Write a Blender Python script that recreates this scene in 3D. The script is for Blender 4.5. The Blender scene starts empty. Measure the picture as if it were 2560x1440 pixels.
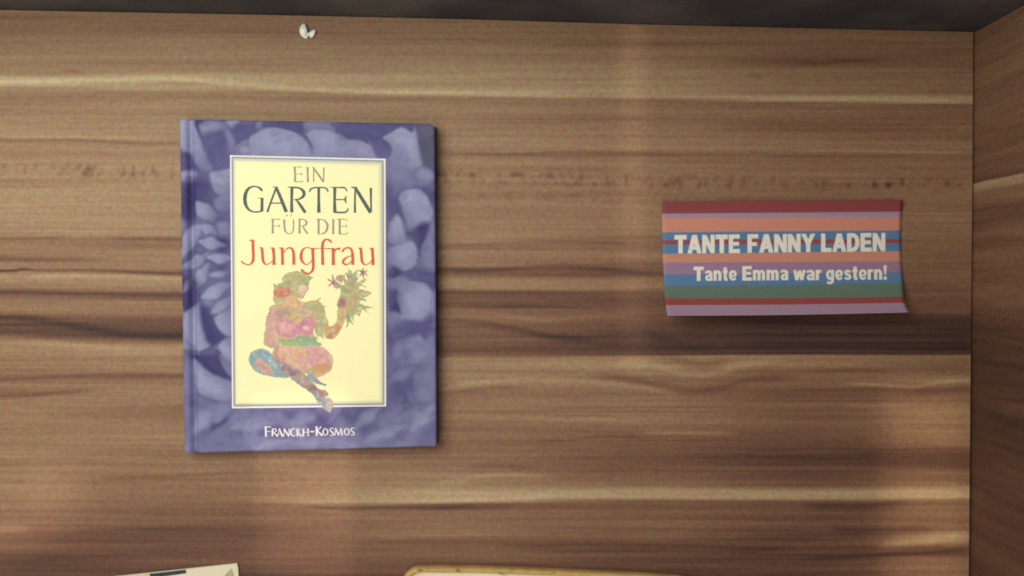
import bpy, math
import numpy as np

# ------------------------------------------------------------------ camera, world, lamps, exposure
scene = bpy.context.scene
COL = scene.collection
D = 0.36                      # camera height above the shelf board (m)
S = 0.4 / 2560                # metres per photo pixel on the board

def P(px, py, z=0.0):
    k = (D - z) / D
    return ((px - 1280) * S * k, (720 - py) * S * k, z)

cam_data = bpy.data.cameras.new("camera")
cam = bpy.data.objects.new("camera", cam_data)
COL.objects.link(cam)
cam.location = (0, 0, D)
cam_data.sensor_width = 36
cam_data.lens = 36 * D / 0.4
cam_data.clip_start = 0.01
cam_data.clip_end = 20
cam_data.dof.use_dof = True
cam_data.dof.focus_distance = 0.333
cam_data.dof.aperture_fstop = 4.7
scene.camera = cam

world = bpy.data.worlds.new("World")
scene.world = world
world.use_nodes = True
bg = world.node_tree.nodes["Background"]
bg.inputs[0].default_value = (1.0, 0.85, 0.85, 1)
bg.inputs[1].default_value = 0.26

scene.view_settings.view_transform = 'Standard'
scene.view_settings.look = 'None'
scene.view_settings.exposure = 0
scene.view_settings.gamma = 1

def area(name, px, py, z, size, power, color, target=None, size_y=None, spread=180):
    l = bpy.data.lights.new(name, 'AREA')
    l.energy = power
    l.color = color
    l.shape = 'RECTANGLE' if size_y else 'DISK'
    l.size = size
    if size_y:
        l.size_y = size_y
    l.spread = math.radians(spread)
    o = bpy.data.objects.new(name, l)
    COL.objects.link(o)
    x, y = (px - 1280) * S, (720 - py) * S
    o.location = (x, y, z)
    if target:
        from mathutils import Vector
        tx, ty, tz = P(*target)
        d = Vector((tx - x, ty - y, tz - z))
        o.rotation_euler = d.to_track_quat('-Z', 'Y').to_euler()
    return o

area("ceiling_lamp", 20, -40, 0.41, 0.34, 1.74, (0.95, 1.0, 0.94), target=(500, 400))
area("room_lamp", 300, 2500, 0.50, 0.16, 0.42, (1.0, 0.94, 0.86), target=(600, 500))
# added narrow lights with no real source, laying faint bands on the board
area("band_light", 765, 1330, 0.50, 0.0355, 0.0036, (1.0, 0.88, 0.72), target=(765, 1330), size_y=0.11, spread=1.6)
area("band_light", 1583, 480, 0.50, 0.0085, 0.0007, (1.0, 0.90, 0.84), target=(1583, 480), size_y=0.14, spread=1.6)
area("band_light", 2310, 1260, 0.50, 0.030, 0.0032, (1.0, 0.84, 0.60), target=(2310, 1260), size_y=0.09, spread=2.5)
_l = area("band_light", -70, 1400, 0.50, 0.020, 0.0026, (1.0, 1.0, 0.96), target=(-70, 1400), size_y=0.10, spread=3)
_l.rotation_euler[2] += math.radians(-52)

# ------------------------------------------------------------------ helpers
def srgb(c):
    c = np.asarray(c, dtype=float) / 255.0
    return np.where(c <= 0.04045, c / 12.92, ((c + 0.055) / 1.055) ** 2.4)

def tag(o, label=None, cat=None, kind=None, group=None):
    if label: o['label'] = label
    if cat: o['category'] = cat
    if kind: o['kind'] = kind
    if group: o['group'] = group
    return o

def empty(name, loc):
    o = bpy.data.objects.new(name, None)
    o.empty_display_size = 0.01
    o.location = loc
    COL.objects.link(o)
    return o

def link(name, verts, faces, mat, parent=None, colors=None, smooth=False):
    me = bpy.data.meshes.new(name)
    verts = np.asarray(verts, dtype=np.float32)
    if parent is not None:
        verts = verts - np.array(parent.location, dtype=np.float32)
    if isinstance(faces, np.ndarray) and faces.ndim == 2:
        n, k = faces.shape
        me.vertices.add(len(verts)); me.vertices.foreach_set('co', verts.ravel())
        me.loops.add(n * k); me.loops.foreach_set('vertex_index', faces.astype(np.int32).ravel())
        me.polygons.add(n)
        me.polygons.foreach_set('loop_start', np.arange(0, n * k, k, dtype=np.int32))
        me.polygons.foreach_set('loop_total', np.full(n, k, dtype=np.int32))
        me.update(calc_edges=True)
    else:
        me.from_pydata([tuple(map(float, v)) for v in verts], [], [tuple(map(int, f)) for f in faces])
    me.polygons.foreach_set('use_smooth', np.full(len(me.polygons), bool(smooth)))
    if colors is not None:
        a = me.color_attributes.new('print', 'FLOAT_COLOR', 'POINT')
        rgba = np.ones((len(verts), 4), dtype=np.float32)
        rgba[:, :3] = colors
        a.data.foreach_set('color', rgba.ravel())
    me.materials.append(mat)
    me.update()
    o = bpy.data.objects.new(name, me)
    COL.objects.link(o)
    if parent is not None:
        o.parent = parent
    return o

def grid_faces(ny, nx):
    i = np.arange(ny * nx).reshape(ny, nx)
    return np.stack([i[1:, :-1].ravel(), i[1:, 1:].ravel(), i[:-1, 1:].ravel(), i[:-1, :-1].ravel()], 1)

def prism(outline, z0, z1, ledge=0.0):
    """closed outline (list of x,y CCW) extruded z0..z1; ledge = chamfer on top"""
    n = len(outline)
    v = [(x, y, z0) for x, y in outline] + [(x, y, z1 - ledge) for x, y in outline]
    f = [tuple(reversed(range(n)))]
    for i in range(n):
        j = (i + 1) % n
        f.append((i, j, n + j, n + i))
    if ledge:
        cx = sum(p[0] for p in outline) / n; cy = sum(p[1] for p in outline) / n
        for x, y in outline:
            dx, dy = cx - x, cy - y
            L = math.hypot(dx, dy)
            v.append((x + dx / L * ledge * 1.3, y + dy / L * ledge * 1.3, z1))
        for i in range(n):
            j = (i + 1) % n
            f.append((n + i, n + j, 2 * n + j, 2 * n + i))
        f.append(tuple(range(2 * n, 3 * n)))
    else:
        f.append(tuple(range(n, 2 * n)))
    return v, f

# ---- numpy noise and painting
def vnoise(x, y, seed=0):
    xi = np.floor(x).astype(np.int64); yi = np.floor(y).astype(np.int64)
    xf = x - xi; yf = y - yi
    u = xf * xf * (3 - 2 * xf); v = yf * yf * (3 - 2 * yf)
    def h(a, b):
        n = (a * 374761393 + b * 668265263 + seed * 1274126177) & 0xFFFFFFFF
        n = ((n ^ (n >> 13)) * 1274126177) & 0xFFFFFFFF
        n = n ^ (n >> 16)
        return (n & 0xFFFF) / 65535.0 * 2 - 1
    return (h(xi, yi) * (1 - u) + h(xi + 1, yi) * u) * (1 - v) + (h(xi, yi + 1) * (1 - u) + h(xi + 1, yi + 1) * u) * v

def fnoise(x, y, seed=0, oct=3):
    r = 0; a = 1; t = 0
    for k in range(oct):
        r = r + a * vnoise(x * 2 ** k, y * 2 ** k, seed + k * 17); t += a; a *= 0.55
    return r / t

def sstep(d, soft):
    t = np.clip(0.5 - d / soft, 0, 1)
    return t * t * (3 - 2 * t)

def poly_sd(X, Y, pts):
    d = np.full(X.shape, 1e18); s = np.ones(X.shape)
    n = len(pts)
    for i in range(n):
        ax, ay = pts[i]; bx, by = pts[i - 1]
        ex, ey = bx - ax, by - ay
        wx, wy = X - ax, Y - ay
        t = np.clip((wx * ex + wy * ey) / (ex * ex + ey * ey + 1e-9), 0, 1)
        d = np.minimum(d, (wx - ex * t) ** 2 + (wy - ey * t) ** 2)
        c1 = Y >= ay; c2 = Y < by; c3 = ex * wy > ey * wx
        flip = (c1 & c2 & c3) | (~c1 & ~c2 & ~c3)
        s = np.where(flip, -s, s)
    return s * np.sqrt(d)

def smooth_pts(pts, n=5, closed=True):
    pts = [tuple(p) for p in pts]
    out = []
    m = len(pts)
    rng = range(m) if closed else range(m - 1)
    for i in rng:
        if closed:
            p0, p1, p2, p3 = pts[i - 1], pts[i], pts[(i + 1) % m], pts[(i + 2) % m]
        else:
            p0, p1, p2, p3 = pts[max(i - 1, 0)], pts[i], pts[i + 1], pts[min(i + 2, m - 1)]
        for k in range(n):
            t = k / n
            out.append(tuple(0.5 * (2 * b + (c - a) * t + (2 * a - 5 * b + 4 * c - d) * t * t + (3 * b - a - 3 * c + d) * t ** 3)
                             for a, b, c, d in zip(p0, p1, p2, p3)))
    if not closed:
        out.append(pts[-1])
    return out

def ell_sd(X, Y, cx, cy, rx, ry, ang=0):
    a = math.radians(ang); c, s = math.cos(a), math.sin(a)
    x = (X - cx) * c + (Y - cy) * s; y = -(X - cx) * s + (Y - cy) * c
    r = np.sqrt((x / rx) ** 2 + (y / ry) ** 2)
    return (r - 1) * min(rx, ry)

def stroke_sd(X, Y, pts):
    """pts (x,y,w): signed distance to a stroke of varying full width"""
    d = np.full(X.shape, 1e9)
    for (ax, ay, aw), (bx, by, bw) in zip(pts[:-1], pts[1:]):
        ex, ey = bx - ax, by - ay
        t = np.clip(((X - ax) * ex + (Y - ay) * ey) / (ex * ex + ey * ey + 1e-9), 0, 1)
        q = np.hypot(X - ax - ex * t, Y - ay - ey * t) - (aw + (bw - aw) * t) / 2
        d = np.minimum(d, q)
    return d

# ---- materials
def new_mat(name):
    m = bpy.data.materials.new(name); m.use_nodes = True
    nt = m.node_tree
    return m, nt, nt.nodes["Principled BSDF"]

def plain(name, rgb, rough=0.5, spec=0.5, var=0.06, scale=300.0):
    m, nt, b = new_mat(name)
    n = nt.nodes.new('ShaderNodeTexNoise'); n.inputs['Scale'].default_value = scale
    n.inputs['Detail'].default_value = 3
    co = nt.nodes.new('ShaderNodeTexCoord'); nt.links.new(co.outputs['Object'], n.inputs['Vector'])
    r = nt.nodes.new('ShaderNodeValToRGB')
    c = srgb(rgb)
    r.color_ramp.elements[0].position = 0.3; r.color_ramp.elements[1].position = 0.7
    r.color_ramp.elements[0].color = (*[float(v * (1 - var)) for v in c], 1)
    r.color_ramp.elements[1].color = (*[float(min(v * (1 + var), 1)) for v in c], 1)
    nt.links.new(n.outputs['Fac'], r.inputs['Fac']); nt.links.new(r.outputs['Color'], b.inputs['Base Color'])
    b.inputs['Roughness'].default_value = rough
    b.inputs['Specular IOR Level'].default_value = spec
    return m

def printed(name, rough, spec, streak=0.0, speck=0.05, speck_scale=1400.0, bump=0.0, coat=0.0):
    """printed laminate / paper: colour figure from the mesh, fine procedural streaks and speckle on top"""
    m, nt, b = new_mat(name)
    N = nt.nodes.new; L = nt.links.new
    at = N('ShaderNodeAttribute'); at.attribute_name = 'print'
    co = N('ShaderNodeTexCoord')
    n2 = N('ShaderNodeTexNoise'); n2.inputs['Scale'].default_value = speck_scale; n2.inputs['Detail'].default_value = 2
    L(co.outputs['Object'], n2.inputs['Vector'])
    # colour speckle
    sub = N('ShaderNodeVectorMath'); sub.operation = 'SUBTRACT'; sub.inputs[1].default_value = (0.5, 0.5, 0.5)
    L(n2.outputs['Color'], sub.inputs[0])
    sc = N('ShaderNodeVectorMath'); sc.operation = 'SCALE'; sc.inputs['Scale'].default_value = speck * 4
    L(sub.outputs[0], sc.inputs[0])
    one = N('ShaderNodeVectorMath'); one.operation = 'ADD'; one.inputs[1].default_value = (1, 1, 1)
    L(sc.outputs[0], one.inputs[0])
    mul = N('ShaderNodeVectorMath'); mul.operation = 'MULTIPLY'
    L(at.outputs['Color'], mul.inputs[0]); L(one.outputs[0], mul.inputs[1])
    out = mul.outputs[0]
    if streak:
        mp = N('ShaderNodeMapping'); mp.inputs['Scale'].default_value = (streak_scale[0], streak_scale[1], streak_scale[2])
        L(co.outputs['Object'], mp.inputs['Vector'])
        n1 = N('ShaderNodeTexNoise'); n1.inputs['Scale'].default_value = 1.0; n1.inputs['Detail'].default_value = 4
        n1.inputs['Distortion'].default_value = 0.3
        L(mp.outputs[0], n1.inputs['Vector'])
        mr = N('ShaderNodeMapRange'); mr.inputs['From Min'].default_value = 0.3; mr.inputs['From Max'].default_value = 0.7
        mr.inputs['To Min'].default_value = 1 - streak; mr.inputs['To Max'].default_value = 1 + streak
        L(n1.outputs['Fac'], mr.inputs['Value'])
        s2 = N('ShaderNodeVectorMath'); s2.operation = 'SCALE'
        L(out, s2.inputs[0]); L(mr.outputs[0], s2.inputs['Scale'])
        out = s2.outputs[0]
    L(out, b.inputs['Base Color'])
    b.inputs['Roughness'].default_value = rough
    b.inputs['Specular IOR Level'].default_value = spec
    b.inputs['Coat Weight'].default_value = coat
    b.inputs['Coat Roughness'].default_value = 0.3
    if bump:
        bp = N('ShaderNodeBump'); bp.inputs['Strength'].default_value = bump; bp.inputs['Distance'].default_value = 0.0002
        L(n2.outputs['Fac'], bp.inputs['Height']); L(bp.outputs[0], b.inputs['Normal'])
    return m

streak_scale = (14, 1100, 14)
M_WOOD = printed("walnut_laminate", 0.55, 0.2, streak=0.05, speck=0.22, speck_scale=700, bump=0.04)
streak_scale = (14, 1100, 30)
M_WOODSIDE = printed("walnut_side_laminate", 0.5, 0.3, streak=0.09, speck=0.3, speck_scale=800, bump=0.15)
M_COVER = printed("glossy_cover_print", 0.6, 0.12, speck=0.05, speck_scale=900)
M_PAPER = printed("card_print", 0.6, 0.25, speck=0.07, speck_scale=900)
M_ART = printed("panel_print", 0.6, 0.12, speck=0.012, speck_scale=700)

# ------------------------------------------------------------------ the shelf board (floor of the compartment)
RAMP_T = [0, .12, .25, .4, .5, .62, .75, .88, 1]
RAMP_C = srgb([(62, 44, 40), (87, 61, 49), (115, 81, 62), (137, 103, 77), (151, 119, 89), (164, 136, 102), (180, 154, 117), (197, 174, 136), (214, 193, 157)])
def tone_to_rgb(t):
    return np.stack([np.interp(t, RAMP_T, RAMP_C[:, k]) for k in range(3)], -1)

def wood_tone(X, Y):
    """tone 0 dark .. 1 light of the walnut figure plus painted bottom shade; X,Y in board units (photo pixels)"""
    prof = {  # low tones near the bottom edge carry shade painted into the wood
        0:    [(0,.46),(60,.46),(100,.52),(185,.57),(192,.74),(213,.74),(222,.54),(262,.48),(285,.52),(330,.58),(345,.56),(350,.40),(358,.48),(400,.55),(450,.56),(500,.55),(580,.56),(593,.50),(600,.44),(612,.50),(640,.44),(655,.40),(668,.50),(690,.56),(718,.50),(733,.34),(748,.42),(775,.48),(790,.28),(812,.20),(845,.28),(862,.46),(900,.48),(930,.42),(948,.38),(960,.44),(985,.38),(1000,.46),(1050,.47),(1100,.48),(1180,.49),(1240,.44),(1290,.38),(1330,.34),(1370,.32),(1400,.20),(1440,.20),(1700,.4)],
        450:  [(0,.50),(60,.44),(85,.42),(100,.54),(150,.54),(180,.56),(190,.72),(222,.70),(230,.48),(262,.52),(285,.47),(330,.58),(348,.52),(357,.42),(370,.50),(400,.52),(450,.55),(500,.54),(585,.57),(597,.40),(605,.46),(616,.40),(626,.46),(670,.48),(682,.34),(690,.50),(712,.54),(722,.46),(733,.30),(745,.36),(760,.44),(780,.44),(797,.24),(840,.19),(852,.32),(862,.48),(905,.49),(930,.45),(942,.34),(955,.46),(975,.50),(1000,.44),(1050,.44),(1100,.52),(1140,.46),(1180,.44),(1230,.38),(1270,.36),(1310,.32),(1330,.22),(1360,.28),(1400,.24),(1440,.20),(1700,.4)],
        1150: [(0,.48),(70,.50),(100,.44),(122,.52),(180,.62),(225,.68),(233,.74),(240,.62),(246,.42),(262,.50),(300,.50),(340,.54),(362,.54),(383,.38),(395,.48),(450,.48),(530,.47),(580,.54),(606,.54),(614,.40),(640,.48),(662,.44),(674,.28),(700,.50),(718,.50),(728,.26),(748,.30),(765,.28),(790,.44),(815,.34),(860,.30),(875,.24),(889,.36),(900,.48),(935,.52),(970,.46),(1050,.44),(1110,.42),(1165,.42),(1185,.52),(1220,.56),(1232,.68),(1252,.70),(1260,.36),(1285,.42),(1335,.48),(1350,.34),(1400,.30),(1440,.26),(1700,.4)],
        1600: [(0,.46),(70,.46),(112,.36),(125,.46),(180,.56),(225,.66),(242,.62),(250,.42),(290,.44),(330,.46),(375,.46),(388,.36),(400,.46),(480,.46),(560,.48),(583,.46),(590,.38),(600,.44),(607,.34),(640,.44),(668,.26),(690,.28),(700,.44),(718,.44),(730,.26),(755,.26),(772,.34),(800,.30),(830,.20),(886,.22),(890,.54),(925,.56),(945,.44),(1000,.46),(1030,.42),(1050,.48),(1090,.36),(1125,.34),(1170,.26),(1185,.40),(1212,.44),(1228,.66),(1245,.68),(1253,.36),(1300,.38),(1345,.36),(1365,.22),(1400,.22),(1440,.22),(1700,.35)],
        2000: [(0,.42),(90,.40),(130,.36),(160,.34),(175,.46),(215,.48),(236,.52),(241,.68),(250,.66),(256,.42),(300,.38),(320,.32),(335,.40),(375,.44),(388,.34),(400,.42),(480,.42),(560,.42),(700,.32),(780,.22),(800,.13),(840,.16),(885,.15),(889,.50),(915,.50),(928,.38),(960,.40),(975,.30),(1015,.36),(1040,.32),(1062,.40),(1080,.32),(1110,.30),(1150,.18),(1180,.26),(1215,.32),(1228,.64),(1246,.62),(1253,.34),(1290,.32),(1320,.22),(1365,.24),(1388,.16),(1420,.22),(1440,.20),(1700,.35)],
        2420: [(0,.42),(95,.40),(130,.36),(165,.42),(200,.48),(234,.46),(240,.66),(256,.68),(262,.38),(310,.34),(340,.38),(375,.44),(380,.50),(386,.38),(400,.42),(480,.44),(560,.44),(650,.34),(700,.36),(780,.28),(800,.16),(885,.18),(889,.44),(930,.40),(945,.50),(952,.64),(962,.40),(985,.34),(1020,.50),(1080,.50),(1110,.46),(1122,.26),(1165,.22),(1185,.42),(1210,.44),(1223,.70),(1243,.72),(1250,.40),(1290,.46),(1320,.38),(1340,.60),(1355,.56),(1370,.26),(1385,.20),(1400,.42),(1440,.44),(1700,.4)],
    }
    warp = 3 * fnoise(X / 500, Y / 260, 5, 2) * np.clip((Y - 300) / 200, 0, 1) * 0.8
    Yw = Y + warp
    xs = sorted(prof)
    vals = [np.interp(Yw, [p[0] for p in prof[k]], [p[1] for p in prof[k]]) for k in xs]
    t = np.array(vals[0])
    for i in range(len(xs) - 1):
        f = np.clip((X - xs[i]) / (xs[i + 1] - xs[i]), 0, 1)
        f = f * f * (3 - 2 * f)
        m = X >= xs[i]
        t = np.where(m, vals[i] * (1 - f) + vals[i + 1] * f, t)
    def band(path, up, dn, amp, fade=120):
        xs_ = [p[0] for p in path]; ys_ = [p[1] for p in path]
        sp = smooth_pts(path, 8, closed=False)
        c = np.interp(X, [p[0] for p in sp], [p[1] for p in sp])
        d = Y - c
        g = np.where(d < 0, np.exp(-(d / up) ** 2), np.exp(-(d / dn) ** 2))
        e = np.clip((X - xs_[0]) / fade, 0, 1) * np.clip((xs_[-1] - X) / fade, 0, 1)
        return amp * (0.68 if min(up, dn) < 6 else .9) * g * e
    # long lines that can be followed across the board
    t += band([(-400,203),(0,205),(250,200),(430,196),(560,208),(800,225),(1000,233),(1500,243)], 9, 6, .16)
    t += band([(500,222),(800,236),(1100,240),(1600,246)], 3, 3, -.12)
    t += band([(-400,352),(0,352),(200,350),(380,362),(470,358)], 4, 4, -.16, 80)
    t += band([(0,340),(200,343),(450,345)], 4, 4, .14, 80)
    t += band([(-400,600),(0,596),(120,594),(190,592)], 4, 4, -.20, 60)
    t += band([(250,596),(400,598),(520,600)], 5, 4, -.18, 60)
    t += band([(-400,650),(0,648),(100,650),(300,650)], 6, 5, -.20, 100)
    t += band([(-400,680),(0,677),(60,673),(110,676),(260,676),(420,684),(620,684)], 4, 4, -.28, 60)
    t += band([(-400,676),(0,677),(50,673),(90,675)], 3, 4, -.30, 30)
    t += band([(60,690),(200,688),(330,692),(500,700)], 5, 8, .16, 60)
    t += band([(-400,735),(0,728),(150,733),(300,737),(620,742)], 9, 8, -.14, 80)
    t += band([(-400,790),(0,792),(200,818),(330,838),(600,850)], 10, 8, -.12, 80)
    t += band([(-400,830),(0,845),(100,852),(250,868),(400,872),(600,868)], 8, 12, .14, 80)
    t += band([(-400,960),(0,950),(150,942),(300,936),(600,943)], 5, 5, -.10, 60)
    t += band([(-400,1000),(0,992),(120,985),(250,970)], 6, 6, -.12, 60)
    t += band([(250,1195),(450,1190),(620,1180),(760,1188)], 5, 5, -.10, 60)
    t += band([(1080,610),(1150,612),(1300,606),(1420,604),(1600,612)], 4, 4, -.16, 60)
    t += band([(1080,672),(1200,676),(1400,666),(1640,684)], 7, 7, -.14, 60)
    t += band([(1040,262),(1200,258),(1500,266)], 3, 4, -.06, 60)
    t += band([(1100,384),(1300,386),(1420,378),(1700,386)], 4, 5, -.12, 60)
    t += band([(1200,540),(1280,536),(1400,540)], 3, 3, -.08, 50)
    t += band([(1220,770),(1300,766),(1500,772)], 3, 3, -.08, 50)
    # dark wedge over the straight joint line at y 888
    wedge = (Y < 888) & (Y > 770)
    w = np.clip((X - 1160) / 520, 0, 1) * np.clip((Y - (880 - 105 * np.clip((X - 1080) / 700, 0, 1))) / 25, 0, 1) * wedge
    t -= .05 * w
    t += band([(1090,800),(1200,806),(1300,824),(1380,840),(1500,850)], 6, 10, -.14, 60)
    t += band([(1080,770),(1200,778),(1350,800),(1480,790),(1600,792)], 6, 6, .07, 60)
    t += band([(1560,800),(1640,838),(1700,862),(1800,872)], 12, 14, -.04, 60)
    t += band([(1000,905),(1100,898),(1160,890),(1300,896),(1550,900)], 4, 22, .10, 80)
    t += band([(1500,912),(1600,908),(1660,922),(1720,938),(1790,934),(1860,912),(1960,902)], 10, 8, .12, 60)
    t += band([(1460,938),(1560,944),(1640,962),(1720,976),(1800,970),(1880,948),(2000,944)], 9, 11, -.12, 60)
    t += band([(1640,888),(1700,900),(1760,912),(1830,898)], 9, 11, -.12, 40)
    t += band([(1090,978),(1160,960),(1300,950),(1450,952),(1600,966),(1720,990)], 6, 9, .12, 70)
    t += band([(1100,990),(1200,972),(1320,968)], 6, 6, -.08, 50)
    t += band([(1340,1042),(1500,1040),(1600,1052),(1800,1050)], 3, 3, -.10, 50)
    t += band([(1360,1052),(1500,1048),(1650,1054)], 4, 4, .07, 50)
    t += band([(1580,1084),(1700,1082),(1860,1084)], 6, 6, .16, 60)
    t += band([(1320,1096),(1400,1102),(1500,1092),(1650,1098)], 3, 3, -.14, 50)
    t += band([(1060,1215),(1160,1196),(1250,1186),(1400,1194)], 5, 10, .12, 60)
    t += band([(1160,1168),(1250,1164),(1340,1170)], 7, 7, -.08, 50)
    t += band([(700,1262),(900,1262),(1060,1256),(1150,1252),(1400,1245)], 7, 5, .14, 60)
    t += band([(740,1262),(800,1268),(870,1270),(1100,1268),(1200,1264)], 4, 5, -.16, 50)
    t += band([(760,1268),(820,1278),(880,1284),(960,1282)], 3, 4, .08, 40)
    t += band([(1040,1275),(1150,1270),(1300,1264)], 4, 7, -.10, 50)
    t += band([(1240,1362),(1330,1366),(1500,1360),(2000,1372)], 7, 7, -.08, 60)
    # right-hand features
    t += band([(1960,158),(2060,158),(2130,152),(2220,154)], 5, 5, -.16, 60)
    t += band([(1860,190),(1886,190),(1912,192)], 5, 5, -.16, 20)
    t += band([(150,178),(182,178),(210,180)], 5, 5, -.16, 20)
    t += band([(1800,250),(2000,248),(2200,248),(2440,252)], 6, 6, .10, 100)
    t += band([(1750,256),(2000,258),(2440,264)], 3, 4, -.10, 60)
    t += band([(1980,378),(2150,376),(2240,380),(2420,382)], 3, 3, .14, 50)
    t += band([(1900,390),(2150,392),(2300,388)], 3, 4, -.10, 50)
    t += band([(2000,930),(2150,925),(2250,932)], 6, 6, -.10, 60)
    t += band([(2090,958),(2200,962),(2280,968),(2350,956),(2440,950)], 4, 4, .22, 60)
    t += band([(2260,985),(2350,978),(2440,965)], 8, 8, -.08, 40)
    t += band([(2100,1015),(2250,1014),(2300,1016)], 3, 3, .10, 40)
    t += band([(2000,1262),(2140,1266),(2200,1262),(2280,1255)], 8, 16, -.14, 50)
    t += band([(2180,1372),(2260,1358),(2340,1350),(2440,1340)], 14, 8, .16, 50)
    t += band([(2060,1318),(2140,1325),(2260,1325),(2350,1318)], 9, 18, -.12, 50)
    t += band([(2000,1395),(2150,1392),(2300,1384),(2440,1372)], 6, 5, -.14, 60)
    t += band([(1900,1380),(2150,1382),(2260,1372)], 3, 3, .12, 60)
    # bottom-left patch of light painted into the wood tone
    t += band([(-400,1330),(0,1322),(40,1322),(90,1318)], 12, 12, .10, 40)
    # fleck rows (rays) across the board
    cy = np.interp(X, [-400, 0, 450, 1150, 1700, 2100, 2430], [425, 425, 432, 440, 455, 462, 458])
    g = np.exp(-((Y - cy) / 16) ** 4)
    sl = 0.45 * vnoise(X / 90, X * 0 + 1.5, 44)
    f = vnoise((X + sl * (Y - cy)) / 6.5, Y / 22, 31) + 0.6 * vnoise((X + sl * (Y - cy)) / 12, Y / 15, 32)
    amp = 0.5 + 0.5 * vnoise(X / 120, X * 0 + 3.3, 8)
    t -= .24 * g * np.clip(f, 0, 1) * np.clip(amp + .35, 0, 1.2)
    g2 = np.exp(-((Y - cy - 48) / 13) ** 4) * np.clip((X - 1120) / 60, 0, 1) * np.clip((2300 - X) / 500, 0, 1)
    t -= .07 * g2 * np.clip(vnoise(X / 9, Y / 40, 77) + .3, 0, 1)
    # random long pores
    t += .050 * fnoise(X / 420, Yw / 9, 1, 2)
    t += .050 * fnoise(X / 700, Yw / 30, 2, 2)
    t += .030 * fnoise(X / 160, Yw / 4.2, 3, 2)
    t += .045 * fnoise(X / 1100, Yw / 5.5, 4, 2)
    cfac = 1 + .16 * np.clip((Y - 600) / 120, 0, 1)
    t = .47 + (t - .47) * cfac
    return np.clip(t, 0, 1)

def top_edge(px):  # board's far edge
    return np.interp(px, [-500, 0, 700, 1200, 1600, 2440], [14, 25, 38, 49, 61, 80])
def right_edge(py):
    return np.interp(py, [0, 80, 450, 760, 1440, 1800], [2434, 2433, 2431, 2428, 2422, 2419])

nx, ny = 360, 860
u = np.linspace(0, 1, nx)[None, :] + np.zeros((ny, 1))
v = np.linspace(0, 1, ny)[:, None] + np.zeros((1, nx))
py = v * 1780
for _ in range(2):
    px = -420 + (right_edge(py) + 420) * u
    te = top_edge(px)
    py = te + (1780 - te) * v
tone = wood_tone(px, py)
rim = np.clip((px - (right_edge(py) - 9)) / 3, 0, 1) * np.clip((py - 700) / 150, 0, 1)
tone = np.clip(tone + .04 * rim, 0, 1)
V = np.stack([(px - 1280) * S, (720 - py) * S, np.zeros_like(px)], -1).reshape(-1, 3)
F = grid_faces(ny, nx)
# skirt so the board is a solid sheet 4 mm thick
base = len(V)
ring = list(range(nx)) + [r * nx + nx - 1 for r in range(1, ny)] + list(range((ny - 1) * nx + nx - 2, (ny - 1) * nx - 1, -1)) + [r * nx for r in range(ny - 2, 0, -1)]
low = V[ring].copy(); low[:, 2] = -0.004
cols = tone_to_rgb(tone).reshape(-1, 3)
V2 = np.vstack([V, low]); C2 = np.vstack([cols, cols[ring] * 0.8])
n = len(ring); ii = np.arange(n); jj = (ii + 1) % n
R = np.array(ring)
SK = np.stack([R[ii], base + ii, base + jj, R[jj]], 1)
board = link('shelf_board', V2, np.vstack([F, SK]), M_WOOD, colors=C2)
tag(board, 'walnut brown laminate board with streaky grain under the book and card', kind='structure')

M_UNDER = plain("dark_underlay", (30, 24, 22), 0.9, 0.1)
ux0, uy0, _ = P(-420, 1780); ux1, uy1, _ = P(2900, -60)
vv, ff = prism([(ux0, uy0), (ux1, uy0), (ux1, uy1), (ux0, uy1)], -0.012, -0.0045)
tag(link('underlay', vv, ff, M_UNDER), kind='structure')

# ------------------------------------------------------------------ right-hand side panel
ny, nz = 700, 60
yy = np.linspace(8, 1780, ny)[:, None] + np.zeros((1, nz))
zz = np.linspace(-0.004, 0.10, nz)[None, :] + np.zeros((ny, 1))
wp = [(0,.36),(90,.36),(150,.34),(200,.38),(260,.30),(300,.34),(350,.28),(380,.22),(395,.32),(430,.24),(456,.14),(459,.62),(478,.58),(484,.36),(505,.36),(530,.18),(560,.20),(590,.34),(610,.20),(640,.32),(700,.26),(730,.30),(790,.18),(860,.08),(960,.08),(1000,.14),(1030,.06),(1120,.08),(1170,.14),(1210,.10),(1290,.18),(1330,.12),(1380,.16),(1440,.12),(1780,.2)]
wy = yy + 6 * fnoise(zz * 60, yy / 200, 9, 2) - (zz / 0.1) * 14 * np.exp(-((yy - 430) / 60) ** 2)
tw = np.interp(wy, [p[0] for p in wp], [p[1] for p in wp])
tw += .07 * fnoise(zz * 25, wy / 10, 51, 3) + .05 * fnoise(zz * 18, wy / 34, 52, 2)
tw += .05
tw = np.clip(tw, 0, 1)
X0 = (right_edge(yy) + 6 - 1280) * S
V = np.stack([X0, (720 - yy) * S, zz], -1).reshape(-1, 3)
F = grid_faces(ny, nz)[:, ::-1]
base = len(V)
back = V[[0, nz - 1, (ny - 1) * nz + nz - 1, (ny - 1) * nz]].copy(); back[:, 0] = V[:, 0].max() + 0.016
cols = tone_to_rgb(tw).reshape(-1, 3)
ring = list(range(nz)) + [r * nz + nz - 1 for r in range(1, ny)] + list(range((ny - 1) * nz + nz - 2, (ny - 1) * nz - 1, -1)) + [r * nz for r in range(ny - 2, 0, -1)]
low = V[ring].copy(); low[:, 0] = V[:, 0].max() + 0.016
V2 = np.vstack([V, low]); C2 = np.vstack([cols, cols[ring]])
n = len(ring); ii = np.arange(n); jj = (ii + 1) % n; R = np.array(ring)
SK = np.stack([R[jj], base + jj, base + ii, R[ii]], 1)
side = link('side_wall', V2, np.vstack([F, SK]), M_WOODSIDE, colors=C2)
tag(side, 'upright walnut laminate side panel right of the board, darker than the board', kind='structure')

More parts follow.
